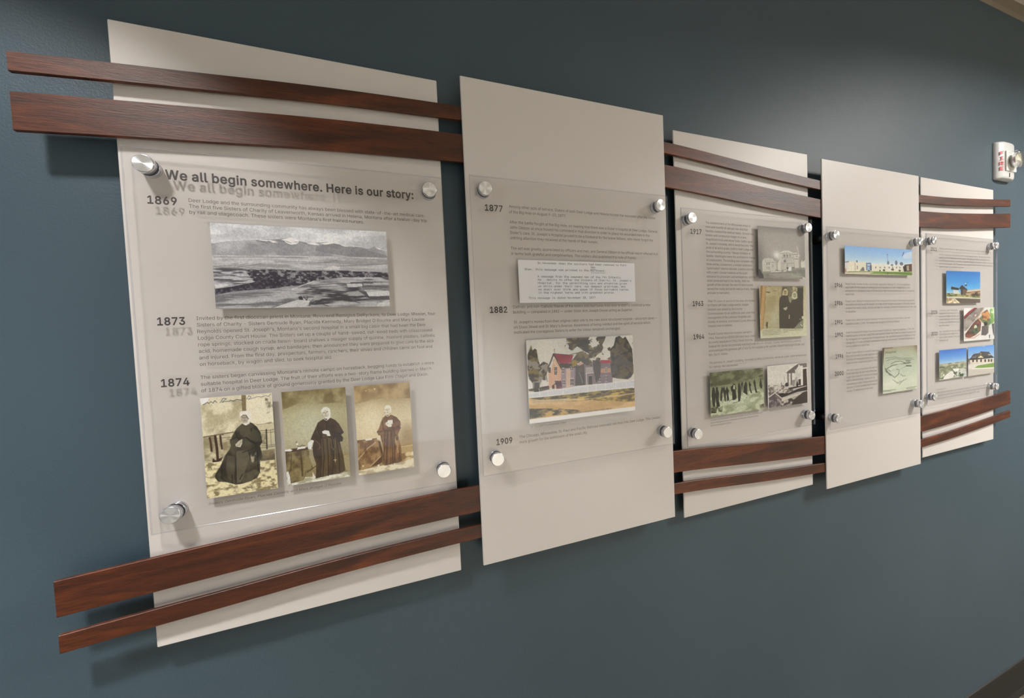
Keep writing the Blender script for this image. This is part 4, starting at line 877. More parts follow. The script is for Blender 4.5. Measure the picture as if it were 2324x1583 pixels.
  ('P',(240,240,236),[(181,629),(204,602),(329,605),(307,622),(223,622)]),
  ('L',(50,42,30),8.6,[(195,586),(236,597),(268,585),(309,596)]),
  ('L',(70,60,44),6.4,[(189,534),(182,556),(167,551)]),
  ('P',(236,236,230),[(177,555),(208,558),(206,580),(180,578)]),
  ('P',(232,234,230),[(32,840),(53,907),(57,980),(12,975),(6,852)]),
  ('P',(226,226,216),[(396,884),(429,931),(432,968),(395,965)]),
  ('P',(58,42,26),[(640,324),(596,336),(529,361),(481,425),(422,502),(398,537),(450,549),(423,621),(426,710),(461,802),(453,897),(437,962),(544,958),(663,948),(816,949),(918,921),(899,754),(858,598),(902,595),(917,558),(886,525),(931,498),(864,402),(802,351),(727,323),(671,342)]),
  ('F',[(640,324),(596,336),(529,361),(481,425),(422,502),(398,537),(450,549),(423,621),(426,710),(461,802),(453,897),(437,962),(544,958),(663,948),(816,949),(918,921),(899,754),(858,598),(902,595),(917,558),(886,525),(931,498),(864,402),(802,351),(727,323),(671,342)],(46,30,18),(84,64,40),6,8,0.5,0.35,0.7),
  ('P',(112,96,60),[(568,537),(699,532),(702,750),(619,958),(534,957),(562,737)],0.6),
  ('P',(96,80,50),[(741,551),(846,605),(898,769),(908,913),(773,944),(756,755)],0.55),
  ('L',(32,20,12),16.1,[(589,553),(594,740),(555,952)],0.8),
  ('L',(32,20,12),16.1,[(654,551),(659,746),(641,953)],0.8),
  ('L',(32,20,12),16.1,[(730,550),(762,681),(708,938)],0.8),
  ('L',(32,20,12),16.1,[(803,594),(832,762),(828,935)],0.8),
  ('L',(32,20,12),16.1,[(528,376),(530,481),(569,529)],0.8),
  ('L',(32,20,12),16.1,[(747,483),(855,507),(922,501)],0.8),
  ('L',(32,20,12),16.1,[(671,342),(657,446)],0.8),
  ('L',(32,20,12),16.1,[(568,537),(721,530)],0.8),
  ('L',(120,90,66),9.6,[(471,551),(532,593),(539,638),(505,650)]),
  ('L',(110,92,64),9.6,[(501,449),(538,512)],0.7),
  ('L',(152,138,104),5.4,[(718,557),(722,647),(752,680),(789,623),(785,547)]),
  ('L',(152,138,104),5.4,[(768,681),(762,816)]),
  ('L',(214,204,172),8.6,[(765,779),(764,812)]),
  ('L',(214,204,172),8.6,[(744,790),(788,793)]),
  ('P',(238,240,238),[(585,463),(630,452),(694,464),(716,522),(656,518),(653,499),(594,486)]),
  ('P',(234,236,232),[(364,564),(419,539),(449,556),(426,584),(400,641),(353,633),(352,578)]),
  ('P',(90,70,42),[(588,493),(658,503),(666,533),(580,530)]),
  ('P',(236,236,228),[(594,231),(629,203),(683,199),(730,225),(737,278),(728,319),(672,331),(620,312),(595,276)]),
  ('P',(214,210,192),[(605,254),(648,231),(696,242),(714,284),(696,310),(652,316),(615,300)]),
  ('L',(128,122,104),6.4,[(600,261),(610,296),(641,317)]),
  ('L',(70,64,52),7.5,[(621,263),(643,261)]),
  ('L',(70,64,52),7.5,[(670,257),(696,253)]),
  ('L',(110,102,86),6.4,[(661,262),(657,284)]),
  ('L',(90,80,66),6.4,[(642,298),(675,298)]),
  ('P',(238,238,232),[(613,323),(661,341),(723,315),(727,323),(670,353),(639,339)]),
  ('P',(40,28,18),[(651,329),(673,327),(676,346),(658,341)]),
  ('L',(216,206,164),7.5,[(3,4),(2,997)]),
  ('N',0.2,60,90)],
 'nun_book':[
  ('B',[(0,(150,126,82)),(120,(164,140,94)),(260,(204,188,148)),(420,(226,214,180)),(600,(222,206,168)),(760,(170,146,100)),(1000,(150,122,76))]),
  ('F',[(0,0),(1000,0),(997,193),(487,163),(4,200)],(136,110,66),(190,166,118),5,7,0.5,0.35,0.85),
  ('G',(240,228,194),272,386,229,203,0.8),
  ('G',(148,122,78),919,619,181,133,0.7),
  ('E',(226,204,150),363,51,16,10),
  ('E',(216,194,140),207,65,11,7),
  ('P',(190,166,118),[(776,741),(998,737),(996,827),(780,830)]),
  ('L',(216,194,148),18.7,[(776,745),(998,741)]),
  ('F',[(781,823),(1003,812),(1004,924),(794,927)],(140,108,64),(222,202,156),10,30,0.5,0.2),
  ('F',[(-2,947),(364,931),(795,920),(1008,887),(1000,1000),(0,1000)],(192,180,148),(236,228,204),9,30,0.42,0.25),
  ('P',(138,104,62),[(1,612),(356,619),(376,650),(434,785),(431,822),(362,816),(207,917),(81,948),(5,933)]),
  ('F',[(1,612),(356,619),(376,650),(434,785),(396,819),(207,917),(81,948),(5,933)],(112,78,42),(176,144,98),12,14,0.5,0.25,0.85),
  ('P',(84,52,26),[(366,634),(411,652),(447,794),(420,810),(392,738)]),
  ('P',(84,50,26),[(217,925),(359,851),(444,801),(425,886),(343,915)]),
  ('L',(214,192,146),12.9,[(330,653),(178,713),(2,827)]),
  ('L',(90,58,30),35.1,[(154,660),(135,760)],0.6),
  ('L',(214,190,144),10.5,[(402,823),(207,917)]),
  ('L',(92,60,30),14.1,[(1,612),(356,615)]),
  ('P',(240,236,224),[(142,602),(266,601),(270,623),(152,621)]),
  ('E',(226,210,170),85,902,15,11),
  ('E',(232,222,190),353,923,18,14),
  ('E',(240,234,214),982,840,30,21),
  ('P',(122,84,48),[(540,360),(479,385),(441,427),(401,498),(357,538),(382,581),(427,588),(433,654),(458,766),(412,900),(467,934),(583,930),(630,920),(700,926),(785,904),(776,741),(729,611),(785,526),(791,452),(725,395),(634,362)]),
  ('F',[(540,360),(479,385),(441,427),(401,498),(357,538),(382,581),(427,588),(433,654),(458,766),(412,900),(467,934),(583,930),(630,920),(700,926),(785,904),(776,741),(729,611),(785,526),(791,452),(725,395),(634,362)],(96,62,32),(146,106,64),6,9,0.5,0.3,0.8),
  ('L',(62,36,16),16.4,[(548,538),(519,734),(490,928)],0.8),
  ('L',(62,36,16),16.4,[(617,543),(623,743),(612,932)],0.8),
  ('L',(62,36,16),16.4,[(501,542),(473,730),(449,874)],0.8),
  ('L',(62,36,16),16.4,[(660,599),(655,783),(643,913)],0.8),
  ('L',(62,36,16),16.4,[(464,429),(479,526)],0.8),
  ('L',(62,36,16),16.4,[(643,516),(683,600),(729,611)],0.8),
  ('L',(62,36,16),16.4,[(363,539),(455,539)],0.8),
  ('L',(62,36,16),16.4,[(427,588),(445,655)],0.8),
  ('L',(62,36,16),16.4,[(723,678),(750,894)],0.8),
  ('L',(62,36,16),16.4,[(653,412),(671,473),(785,526)],0.8),
  ('L',(62,36,16),16.4,[(478,533),(629,541)],0.8),
  ('L',(176,138,92),16.4,[(581,556),(538,918)],0.5),
  ('L',(176,138,92),16.4,[(679,644),(691,903)],0.5),
  ('F',[(669,621),(742,605),(734,811),(664,805)],(78,48,24),(196,164,116),20,24,0.52,0.2,0.7),
  ('P',(236,236,226),[(557,435),(564,419),(652,421),(650,472),(621,499),(574,500),(513,465),(521,447)]),
  ('L',(170,152,120),5.9,[(531,463),(578,459)]),
  ('P',(232,226,206),[(350,618),(382,581),(411,583),(395,629),(355,626)]),
  ('P',(128,92,54),[(624,470),(721,447),(791,459),(716,499),(633,500)],0.8),
  ('P',(240,236,222),[(519,269),(544,248),(597,248),(636,269),(637,329),(599,356),(541,349),(514,321)]),
  ('P',(228,220,198),[(532,292),(583,273),(618,298),(612,339),(565,347),(534,326)]),
  ('L',(112,96,72),7.0,[(536,297),(560,296)]),
  ('L',(112,96,72),7.0,[(583,297),(604,296)]),
  ('L',(140,122,96),5.9,[(568,302),(565,317)]),
  ('L',(120,100,76),5.9,[(554,331),(583,331)]),
  ('L',(130,112,84),8.2,[(520,325),(528,337)]),
  ('L',(130,112,84),8.2,[(615,339),(599,353)]),
  ('P',(242,238,224),[(529,355),(562,372),(616,358),(598,371),(556,379),(539,367)]),
  ('L',(230,214,170),8.2,[(3,2),(2,997)]),
  ('N',0.18,60,90)],
 'house':[
  ('B',[(0,(214,214,208)),(250,(222,220,212)),(1000,(214,210,200))]),
  ('F',[(0,0),(1000,0),(1003,350),(-8,262)],(204,206,202),(226,224,216),4,5,0.5,0.4,0.7),
  ('F',[(1,695),(1000,699),(1000,961),(2,945)],(196,160,104),(222,190,136),5,14,0.5,0.4),
  ('F',[(4,680),(1000,707),(996,886),(545,793),(262,780),(7,754)],(92,78,44),(206,176,76),14,30,0.52,0.2),
  ('P',(220,196,152),[(3,702),(166,720),(318,743),(575,774),(998,764),(999,785),(663,787),(373,782),(164,783),(4,754)],0.8),
  ('F',[(539,776),(784,789),(998,776),(997,878),(783,845),(574,805)],(100,84,44),(206,174,66),18,26,0.5,0.25),
  ('F',[(4,816),(238,851),(427,898),(460,919),(397,939),(258,930),(149,934),(2,941)],(70,64,44),(196,162,92),16,24,0.5,0.22),
  ('F',[(4,835),(98,851),(111,935),(2,938)],(52,56,44),(132,122,72),20,20,0.5,0.25,0.8),
  ('P',(244,244,242),[(2,945),(257,945),(599,942),(1000,948),(1000,1000),(0,1000)]),
  ('P',(216,174,146),[(234,242),(256,252),(296,369),(289,610),(181,595),(181,408),(202,403)]),
  ('P',(84,62,56),[(175,348),(204,344),(202,411),(181,408)],0.9),
  ('P',(156,138,150),[(297,354),(442,354),(435,599),(289,613)]),
  ('P',(210,184,166),[(340,381),(379,378),(378,614),(333,616)]),
  ('P',(128,112,120),[(420,337),(676,332),(784,359),(777,597),(412,596)]),
  ('P',(206,168,146),[(460,310),(501,307),(497,437),(457,440)]),
  ('P',(192,150,124),[(656,409),(764,413),(762,476),(654,463)]),
  ('P',(130,112,126),[(613,459),(781,470),(777,605),(609,599)]),
  ('P',(156,40,66),[(231,182),(373,210),(412,214),(387,303),(353,314),(287,311),(256,229)]),
  ('F',[(231,182),(373,210),(412,214),(387,303),(353,314),(287,311),(256,229)],(132,26,52),(176,58,82),10,8,0.5,0.3,0.6),
  ('P',(166,44,66),[(665,300),(761,309),(766,350),(670,340)]),
  ('P',(66,54,46),[(287,311),(364,312),(443,324),(442,370),(296,369),(276,306)]),
  ('L',(70,52,46),11.4,[(233,186),(206,277),(180,345)]),
  ('L',(74,60,50),11.4,[(236,198),(261,260),(296,369)]),
  ('L',(60,48,42),5.1,[(231,182),(373,210),(504,176)]),
  ('L',(80,70,64),3.4,[(242,123),(242,176)]),
  ('L',(80,70,64),2.9,[(236,136),(248,136)]),
  ('L',(226,222,214),5.1,[(248,251),(238,288),(254,327)]),
  ('P',(70,58,60),[(237,343),(258,346),(256,443),(234,441)]),
  ('L',(226,220,216),3.4,[(248,345),(245,442)]),
  ('L',(226,220,216),3.4,[(235,392),(257,394)]),
  ('L',(230,226,222),4.0,[(235,339),(261,340)]),
  ('L',(230,226,222),4.0,[(232,445),(258,446)]),
  ('P',(70,58,60),[(235,508),(259,511),(257,564),(233,561)]),
  ('L',(226,220,216),3.4,[(247,510),(245,562)]),
  ('L',(226,220,216),3.4,[(234,534),(258,538)]),
  ('L',(230,226,222),4.0,[(233,503),(261,506)]),
  ('L',(230,226,222),4.0,[(231,565),(260,567)]),
  ('P',(70,58,60),[(304,370),(321,372),(319,432),(303,430)]),
  ('L',(226,220,216),3.4,[(313,371),(311,431)]),
  ('L',(226,220,216),3.4,[(304,400),(320,402)]),
  ('L',(230,226,222),4.0,[(302,365),(323,366)]),
  ('L',(230,226,222),4.0,[(300,434),(321,435)]),
  ('P',(70,58,60),[(306,513),(325,516),(324,569),(304,566)]),
  ('L',(226,220,216),3.4,[(315,515),(314,568)]),
  ('L',(226,220,216),3.4,[(305,540),(324,542)]),
  ('L',(230,226,222),4.0,[(304,509),(327,510)]),
  ('L',(230,226,222),4.0,[(302,570),(326,572)]),
  ('P',(70,58,60),[(376,507),(404,511),(401,587),(373,583)]),
  ('L',(226,220,216),3.4,[(390,509),(387,585)]),
  ('L',(226,220,216),3.4,[(374,545),(403,549)]),
  ('L',(230,226,222),4.0,[(373,502),(406,505)]),
  ('L',(230,226,222),4.0,[(371,587),(404,590)]),
  ('P',(70,58,60),[(380,363),(402,365),(401,403),(379,401)]),
  ('L',(226,220,216),3.4,[(391,364),(390,402)]),
  ('L',(226,220,216),3.4,[(379,382),(402,384)]),
  ('L',(230,226,222),4.0,[(378,358),(405,359)]),
  ('L',(230,226,222),4.0,[(376,405),(403,407)]),
  ('P',(70,58,60),[(644,509),(662,511),(660,574),(642,572)]),
  ('L',(226,220,216),3.4,[(653,510),(651,573)]),
  ('L',(226,220,216),3.4,[(643,540),(661,543)]),
  ('L',(230,226,222),4.0,[(642,504),(664,505)]),
  ('L',(230,226,222),4.0,[(640,576),(662,577)]),
  ('P',(70,58,60),[(707,509),(724,511),(722,578),(705,576)]),
  ('L',(226,220,216),3.4,[(715,510),(713,577)]),
  ('L',(226,220,216),3.4,[(706,542),(723,544)]),
  ('L',(230,226,222),4.0,[(705,504),(726,505)]),
  ('L',(230,226,222),4.0,[(703,580),(724,581)]),
  ('P',(70,58,60),[(713,407),(728,409),(726,456),(711,454)]),
  ('L',(226,220,216),3.4,[(720,408),(719,455)]),
  ('L',(226,220,216),3.4,[(712,431),(727,432)]),
  ('L',(230,226,222),4.0,[(710,402),(730,403)]),
  ('L',(230,226,222),4.0,[(709,459),(729,459)]),
  ('P',(186,182,182),[(522,378),(586,378),(595,456),(520,448)],0.8),
  ('L',(220,216,212),5.1,[(519,455),(595,456)]),
  ('L',(214,210,206),6.9,[(526,456),(526,603)]),
  ('P',(52,44,40),[(548,490),(577,493),(577,602),(544,598)]),
  ('L',(180,174,166),3.4,[(548,486),(580,488)]),
  ('F',[(242,520),(292,519),(300,619),(245,611)],(84,44,62),(150,104,116),20,20,0.5,0.25),
  ('P',(44,36,34),[(418,597),(430,368),(506,330),(510,601)],0.75),
  ('L',(176,162,146),5.7,[(460,441),(475,496),(487,567)],0.8),
  ('K',[(351,4),(655,2),(727,3),(713,53),(688,106),(699,146),(679,199),(631,234),(606,279),(561,212),(505,169),(477,136),(449,110),(402,160),(348,117),(332,101),(355,50)],(56,46,38),(116,104,62),14,11,0.43),
  ('K',[(351,4),(655,2),(727,3),(713,53),(688,106),(699,146),(679,199),(631,234),(606,279),(561,212),(505,169),(477,136),(449,110),(402,160),(348,117),(332,101),(355,50)],(44,36,32),(88,76,50),9,8,0.5),
  ('K',[(447,187),(621,179),(672,254),(651,361),(614,404),(534,364),(478,297),(431,338),(385,363),(370,316),(417,252)],(60,50,44),(120,106,70),16,12,0.42),
  ('K',[(370,316),(416,268),(455,294),(431,353),(385,363)],(110,84,40),(166,140,70),18,14,0.45),
  ('P',(54,44,42),[(588,292),(670,316),(659,519),(615,584),(601,465)],0.85),
  ('P',(48,40,36),[(823,22),(861,4),(897,43),(923,17),(952,87),(988,186),(993,349),(995,503),(965,556),(933,577),(828,556),(773,533),(764,405),(764,168),(802,123)],0.82),
  ('K',[(823,22),(861,4),(897,43),(923,17),(952,87),(988,186),(993,349),(995,503),(965,556),(933,577),(828,556),(773,533),(764,405),(764,168),(802,123)],(40,33,30),(96,84,56),14,12,0.42),
  ('K',[(679,199),(765,136),(773,311),(695,287)],(56,46,38),(116,104,62),16,12,0.5),
  ('P',(70,60,48),[(43,63),(52,129),(73,109),(89,125),(96,221),(109,304),(142,270),(179,296),(188,342),(164,429),(172,519),(125,483),(102,554),(94,620),(42,612),(40,517),(11,454),(4,322),(9,177)],0.5),
  ('K',[(43,63),(52,129),(73,109),(89,125),(96,221),(109,304),(142,270),(179,296),(188,342),(164,429),(172,519),(125,483),(102,554),(94,620),(42,612),(40,517),(11,454),(4,322),(9,177)],(58,48,42),(124,108,58),14,12,0.4),
  ('P',(226,226,224),[(2,479),(30,493),(44,547),(32,589),(1,585)]),
  ('P',(226,224,220),[(124,505),(162,488),(176,564),(128,558)],0.8),
  ('F',[(4,585),(181,565),(185,610),(89,627),(6,607)],(50,42,40),(96,84,66),20,20,0.5,0.25),
  ('P',(44,36,36),[(56,511),(98,517),(100,628),(52,625)],0.8),
  ('P',(60,40,38),[(208,569),(231,549),(229,609),(207,606)]),
  ('L',(200,196,188),4.0,[(93,583),(99,658)]),
  ('P',(216,218,224),[(3,633),(169,627),(492,610),(996,597),(999,691),(666,685),(320,697),(3,691)]),
  ('L',(184,188,196),2.9,[(7,645),(8,679)],0.7),
  ('L',(184,188,196),2.9,[(22,644),(23,679)],0.7),
  ('L',(184,188,196),2.9,[(38,644),(38,679)],0.7),
  ('L',(184,188,196),2.9,[(53,643),(53,679)],0.7),
  ('L',(184,188,196),2.9,[(68,643),(68,679)],0.7),
  ('L',(184,188,196),2.9,[(83,642),(84,679)],0.7),
  ('L',(184,188,196),2.9,[(99,642),(99,679)],0.7),
  ('L',(184,188,196),2.9,[(114,641),(114,679)],0.7),
  ('L',(184,188,196),2.9,[(129,640),(130,679)],0.7),
  ('L',(184,188,196),2.9,[(145,640),(145,679)],0.7),
  ('L',(184,188,196),2.9,[(160,639),(161,679)],0.7),
  ('L',(184,188,196),2.9,[(176,639),(176,679)],0.7),
  ('L',(184,188,196),2.9,[(192,638),(192,679)],0.7),
  ('L',(184,188,196),2.9,[(207,638),(208,679)],0.7),
  ('L',(184,188,196),2.9,[(223,637),(224,679)],0.7),
  ('L',(184,188,196),2.9,[(239,636),(239,679)],0.7),
  ('L',(184,188,196),2.9,[(255,636),(255,679)],0.7),
  ('L',(184,188,196),2.9,[(271,635),(271,679)],0.7),
  ('L',(184,188,196),2.9,[(287,635),(287,679)],0.7),
  ('L',(184,188,196),2.9,[(303,634),(303,679)],0.7),
  ('L',(184,188,196),2.9,[(319,634),(319,679)],0.7),
  ('L',(184,188,196),2.9,[(335,633),(335,679)],0.7),
  ('L',(184,188,196),2.9,[(351,632),(352,679)],0.7),
  ('L',(184,188,196),2.9,[(367,632),(368,679)],0.7),
  ('L',(184,188,196),2.9,[(384,631),(384,679)],0.7),
  ('L',(184,188,196),2.9,[(400,631),(400,679)],0.7),
  ('L',(184,188,196),2.9,[(417,630),(417,679)],0.7),
  ('L',(184,188,196),2.9,[(433,630),(433,679)],0.7),
  ('L',(184,188,196),2.9,[(450,629),(450,679)],0.7),
  ('L',(184,188,196),2.9,[(466,628),(466,679)],0.7),
  ('L',(184,188,196),2.9,[(483,628),(483,679)],0.7),
  ('L',(184,188,196),2.9,[(500,627),(500,679)],0.7),
  ('L',(184,188,196),2.9,[(516,627),(517,679)],0.7),
  ('L',(184,188,196),2.9,[(533,626),(533,679)],0.7),
  ('L',(184,188,196),2.9,[(550,625),(550,679)],0.7),
  ('L',(184,188,196),2.9,[(567,625),(567,679)],0.7),
  ('L',(184,188,196),2.9,[(584,624),(584,679)],0.7),
  ('L',(184,188,196),2.9,[(601,624),(601,679)],0.7),
  ('L',(184,188,196),2.9,[(618,623),(619,679)],0.7),
  ('L',(184,188,196),2.9,[(636,622),(636,679)],0.7),
  ('L',(184,188,196),2.9,[(653,622),(653,679)],0.7),
  ('L',(184,188,196),2.9,[(670,621),(670,679)],0.7),
  ('L',(184,188,196),2.9,[(688,620),(688,679)],0.7),
  ('L',(184,188,196),2.9,[(705,620),(705,679)],0.7),
  ('L',(184,188,196),2.9,[(723,619),(723,679)],0.7),
  ('L',(184,188,196),2.9,[(740,619),(740,679)],0.7),
  ('L',(184,188,196),2.9,[(758,618),(758,679)],0.7),
  ('L',(184,188,196),2.9,[(776,617),(776,679)],0.7),
  ('L',(184,188,196),2.9,[(793,617),(793,679)],0.7),
  ('L',(184,188,196),2.9,[(811,616),(811,679)],0.7),
  ('L',(184,188,196),2.9,[(829,615),(829,679)],0.7),
  ('L',(184,188,196),2.9,[(847,615),(847,679)],0.7),
  ('L',(184,188,196),2.9,[(865,614),(865,679)],0.7),
  ('L',(184,188,196),2.9,[(883,613),(883,679)],0.7),
  ('L',(184,188,196),2.9,[(901,613),(902,679)],0.7),
  ('L',(184,188,196),2.9,[(920,612),(920,679)],0.7),
  ('L',(184,188,196),2.9,[(938,612),(938,679)],0.7),
  ('L',(184,188,196),2.9,[(956,611),(956,679)],0.7),
  ('L',(184,188,196),2.9,[(975,610),(975,679)],0.7),
  ('L',(184,188,196),2.9,[(993,610),(993,679)],0.7),
  ('L',(236,236,238),5.1,[(2,635),(169,627),(492,611),(996,598)]),
  ('L',(236,236,238),5.1,[(3,688),(320,694),(666,682),(999,689)]),
  ('L',(232,232,236),5.7,[(97,622),(97,691)]),
  ('L',(232,232,236),5.7,[(169,619),(169,692)]),
  ('L',(232,232,236),5.7,[(306,614),(305,692)]),
  ('L',(232,232,236),5.7,[(536,605),(535,692)]),
  ('L',(232,232,236),5.7,[(615,602),(615,693)]),
  ('L',(232,232,236),5.7,[(704,599),(704,693)]),
  ('L',(232,232,236),5.7,[(808,595),(808,693)]),
  ('L',(232,232,236),5.7,[(914,591),(914,693)]),
  ('F',[(3,695),(156,696),(376,694),(666,693),(999,699),(998,727),(605,739),(318,743),(102,725)],(58,50,36),(150,132,64),24,40,0.55,0.2,0.85),
  ('P',(150,150,150),[(990,102),(996,102),(997,122),(989,122)]),
  ('N',0.16,120,90)],
 'night':[
  ('B',[(0,(122,120,116)),(150,(160,158,152)),(450,(172,170,165)),(700,(158,156,150)),(1000,(150,150,142))]),
  ('G',(110,106,106),10,584,115,357,0.7),
  ('G',(134,128,124),982,477,103,264,0.6),
  ('P',(142,142,132),[(3,870),(292,872),(697,821),(1005,763),(1000,1000),(0,1000)]),
  ('F',[(3,870),(292,872),(697,821),(1005,763),(1000,1000),(0,1000)],(124,124,116),(164,164,154),4,12,0.5,0.3,0.8),
  ('P',(170,168,160),[(228,909),(696,880),(729,895),(449,972),(306,959)],0.6),
  ('P',(206,204,196),[(937,959),(1001,974),(1000,1000),(936,997)]),
  ('L',(196,196,186),11.3,[(695,932),(1001,966)],0.6),
  ('L',(110,112,104),9.7,[(737,887),(1003,876)],0.6),
  ('L',(196,176,164),9.7,[(205,910),(274,959),(329,995)],0.6),
  ('P',(66,58,62),[(1,820),(36,826),(95,940),(103,995),(0,998)]),
  ('P',(202,202,194),[(75,689),(113,613),(297,604),(344,653),(375,674),(372,849),(104,868),(81,861)]),
  ('P',(214,212,204),[(391,703),(457,613),(472,635),(468,833),(396,841)]),
  ('P',(196,195,188),[(451,518),(476,488),(623,468),(737,523),(756,775),(615,823),(468,825)]),
  ('P',(214,214,208),[(451,496),(525,449),(640,441),(729,486),(821,475),(829,497),(737,508),(622,483),(459,507)]),
  ('P',(206,204,196),[(745,523),(863,515),(887,540),(882,773),(764,783),(751,634)]),
  ('P',(150,150,142),[(853,556),(896,548),(891,765),(857,773)],0.7),
  ('L',(214,210,200),14.6,[(816,356),(844,422),(854,511)]),
  ('P',(216,216,206),[(901,682),(928,614),(952,658),(996,612),(1000,763),(907,772)]),
  ('G',(240,242,242),378,535,72,66,0.9),
  ('G',(232,232,230),418,571,48,73,0.6),
  ('P',(118,116,110),[(170,694),(185,694),(184,744),(169,744)],0.8),
  ('P',(118,116,110),[(209,689),(226,689),(225,740),(208,740)],0.8),
  ('P',(118,116,110),[(168,773),(184,773),(183,816),(167,816)],0.8),
  ('P',(118,116,110),[(207,769),(225,768),(223,826),(206,827)],0.8),
  ('P',(118,116,110),[(288,669),(304,669),(303,691),(288,691)],0.8),
  ('P',(118,116,110),[(291,727),(307,727),(306,745),(290,745)],0.8),
  ('P',(118,116,110),[(290,756),(306,756),(306,774),(290,774)],0.8),
  ('P',(118,116,110),[(523,523),(564,522),(563,573),(522,575)],0.8),
  ('P',(118,116,110),[(589,521),(621,520),(620,571),(588,572)],0.8),
  ('P',(118,116,110),[(529,626),(578,624),(577,676),(528,677)],0.8),
  ('P',(118,116,110),[(654,518),(679,518),(678,562),(653,563)],0.8),
  ('P',(118,116,110),[(593,712),(604,712),(603,779),(591,779)],0.8),
  ('P',(118,116,110),[(803,536),(829,535),(828,561),(803,562)],0.8),
  ('P',(118,116,110),[(760,597),(844,594),(844,608),(760,610)],0.8),
  ('P',(118,116,110),[(699,762),(765,760),(764,790),(698,791)],0.8),
  ('P',(118,116,110),[(348,831),(420,830),(420,844),(348,846)],0.8),
  ('P',(78,76,74),[(575,779),(632,771),(615,823)]),
  ('L',(236,238,236),13.0,[(260,869),(324,864)]),
  ('L',(236,238,236),13.0,[(340,864),(468,851)]),
  ('L',(240,242,240),16.2,[(525,850),(582,842)]),
  ('P',(236,238,236),[(632,778),(682,755),(697,836),(614,845)],0.9),
  ('L',(120,116,108),4.9,[(473,591),(736,583)]),
  ('L',(120,116,108),4.9,[(471,697),(750,690)]),
  ('L',(112,110,104),5.7,[(459,509),(622,486),(737,510),(829,499)]),
  ('L',(128,126,120),5.7,[(113,613),(162,694),(375,689)]),
  ('L',(112,112,106),6.5,[(297,604),(344,668)]),
  ('N',0.16,60,60)],
 'sisters':[
  ('B',[(0,(200,190,150)),(1000,(208,210,184))]),
  ('P',(166,156,122),[(23,2),(949,0),(921,848),(48,814)]),
  ('P',(150,118,76),[(23,2),(72,2),(48,432),(0,574)]),
  ('P',(190,158,108),[(72,2),(133,1),(94,433),(55,818),(2,852),(16,503)]),
  ('P',(176,164,124),[(133,1),(470,10),(418,222),(395,824),(59,815),(94,433)]),
  ('F',[(133,1),(470,10),(418,222),(395,824),(59,815),(94,433)],(164,152,112),(192,182,144),5,6,0.5,0.4,0.8),
  ('G',(190,194,172),315,656,119,189,0.7),
  ('L',(96,80,52),8.0,[(137,5),(98,433),(59,811)],0.6),
  ('P',(100,88,58),[(139,112),(223,119),(219,141),(142,134)]),
  ('L',(100,88,58),11.2,[(286,105),(349,98)],0.7),
  ('L',(104,92,62),9.6,[(187,12),(241,26)],0.7),
  ('L',(120,106,72),8.0,[(293,141),(340,156)],0.5),
  ('P',(92,86,64),[(114,749),(127,692),(166,687),(160,766),(148,816),(136,811)]),
  ('P',(120,116,90),[(470,10),(940,4),(931,301),(465,295)]),
  ('P',(62,62,54),[(805,38),(935,38),(928,316),(809,285)]),
  ('F',[(656,9),(805,9),(804,105),(679,120)],(70,68,52),(186,180,140),14,14,0.45,0.25),
  ('P',(72,66,56),[(458,193),(418,244),(404,338),(399,824),(716,835),(826,735),(925,663),(927,301),(809,247),(676,283),(650,342),(610,282),(596,194)]),
  ('P',(58,53,44),[(459,186),(468,105),(502,36),(574,39),(606,105),(612,194),(547,201)]),
  ('P',(56,52,44),[(677,253),(670,150),(712,105),(762,91),(803,150),(809,255)]),
  ('P',(150,148,126),[(612,223),(661,209),(677,253),(650,342),(626,312)],0.8),
  ('P',(200,190,148),[(471,186),(484,105),(525,58),(574,58),(599,105),(596,186),(547,193),(523,186)]),
  ('P',(166,152,112),[(504,105),(533,83),(569,98),(572,149),(539,182),(511,157)]),
  ('L',(70,60,42),7.2,[(508,113),(532,118)]),
  ('L',(70,60,42),7.2,[(544,116),(569,105)]),
  ('L',(90,78,56),5.6,[(540,120),(536,149)]),
  ('L',(80,68,48),6.4,[(519,164),(548,163)]),
  ('P',(204,202,166),[(673,239),(683,150),(720,109),(770,105),(799,158),(805,240),(759,265),(709,261)]),
  ('P',(158,160,132),[(711,157),(745,139),(782,158),(781,210),(743,239),(710,209)]),
  ('L',(96,98,78),6.4,[(711,165),(732,166)]),
  ('L',(96,98,78),6.4,[(753,165),(773,164)]),
  ('L',(110,112,90),5.6,[(723,213),(760,213)]),
  ('P',(186,178,160),[(490,435),(580,407),(571,451),(538,480),(502,457)]),
  ('P',(186,178,154),[(609,571),(630,564),(624,645),(600,644)]),
  ('P',(170,166,146),[(836,645),(870,654),(861,683)]),
  ('P',(214,212,186),[(892,602),(926,603),(925,659),(891,654)]),
  ('P',(138,140,120),[(724,831),(852,721),(903,685),(924,678),(917,848)]),
  ('P',(206,206,186),[(851,751),(910,791),(901,809),(842,773)]),
  ('L',(60,60,50),6.4,[(843,743),(859,789),(909,821)]),
  ('N',0.2,70,70)],
 'crowd':[
  ('B',[(0,(96,94,70)),(250,(128,132,104)),(500,(160,168,136)),(700,(178,188,160)),(1000,(168,176,146))]),
  ('F',[(0,0),(1000,0),(1011,295),(2,320)],(86,84,60),(140,146,114),7,7,0.5,0.3,0.85),
  ('F',[(4,569),(1002,515),(1000,1000),(0,1000)],(140,148,118),(206,214,190),9,10,0.45,0.25,0.85),
  ('G',(206,216,196),565,772,228,151,0.7),
  ('L',(80,82,62),8.5,[(654,245),(858,219),(995,171)],0.6),
  ('P',(62,62,46),[(895,191),(986,164),(990,203),(921,222)],0.7),
  ('F',[(4,238),(107,273),(106,336),(10,331)],(60,60,44),(110,110,84),14,10,0.5,0.25,0.8),
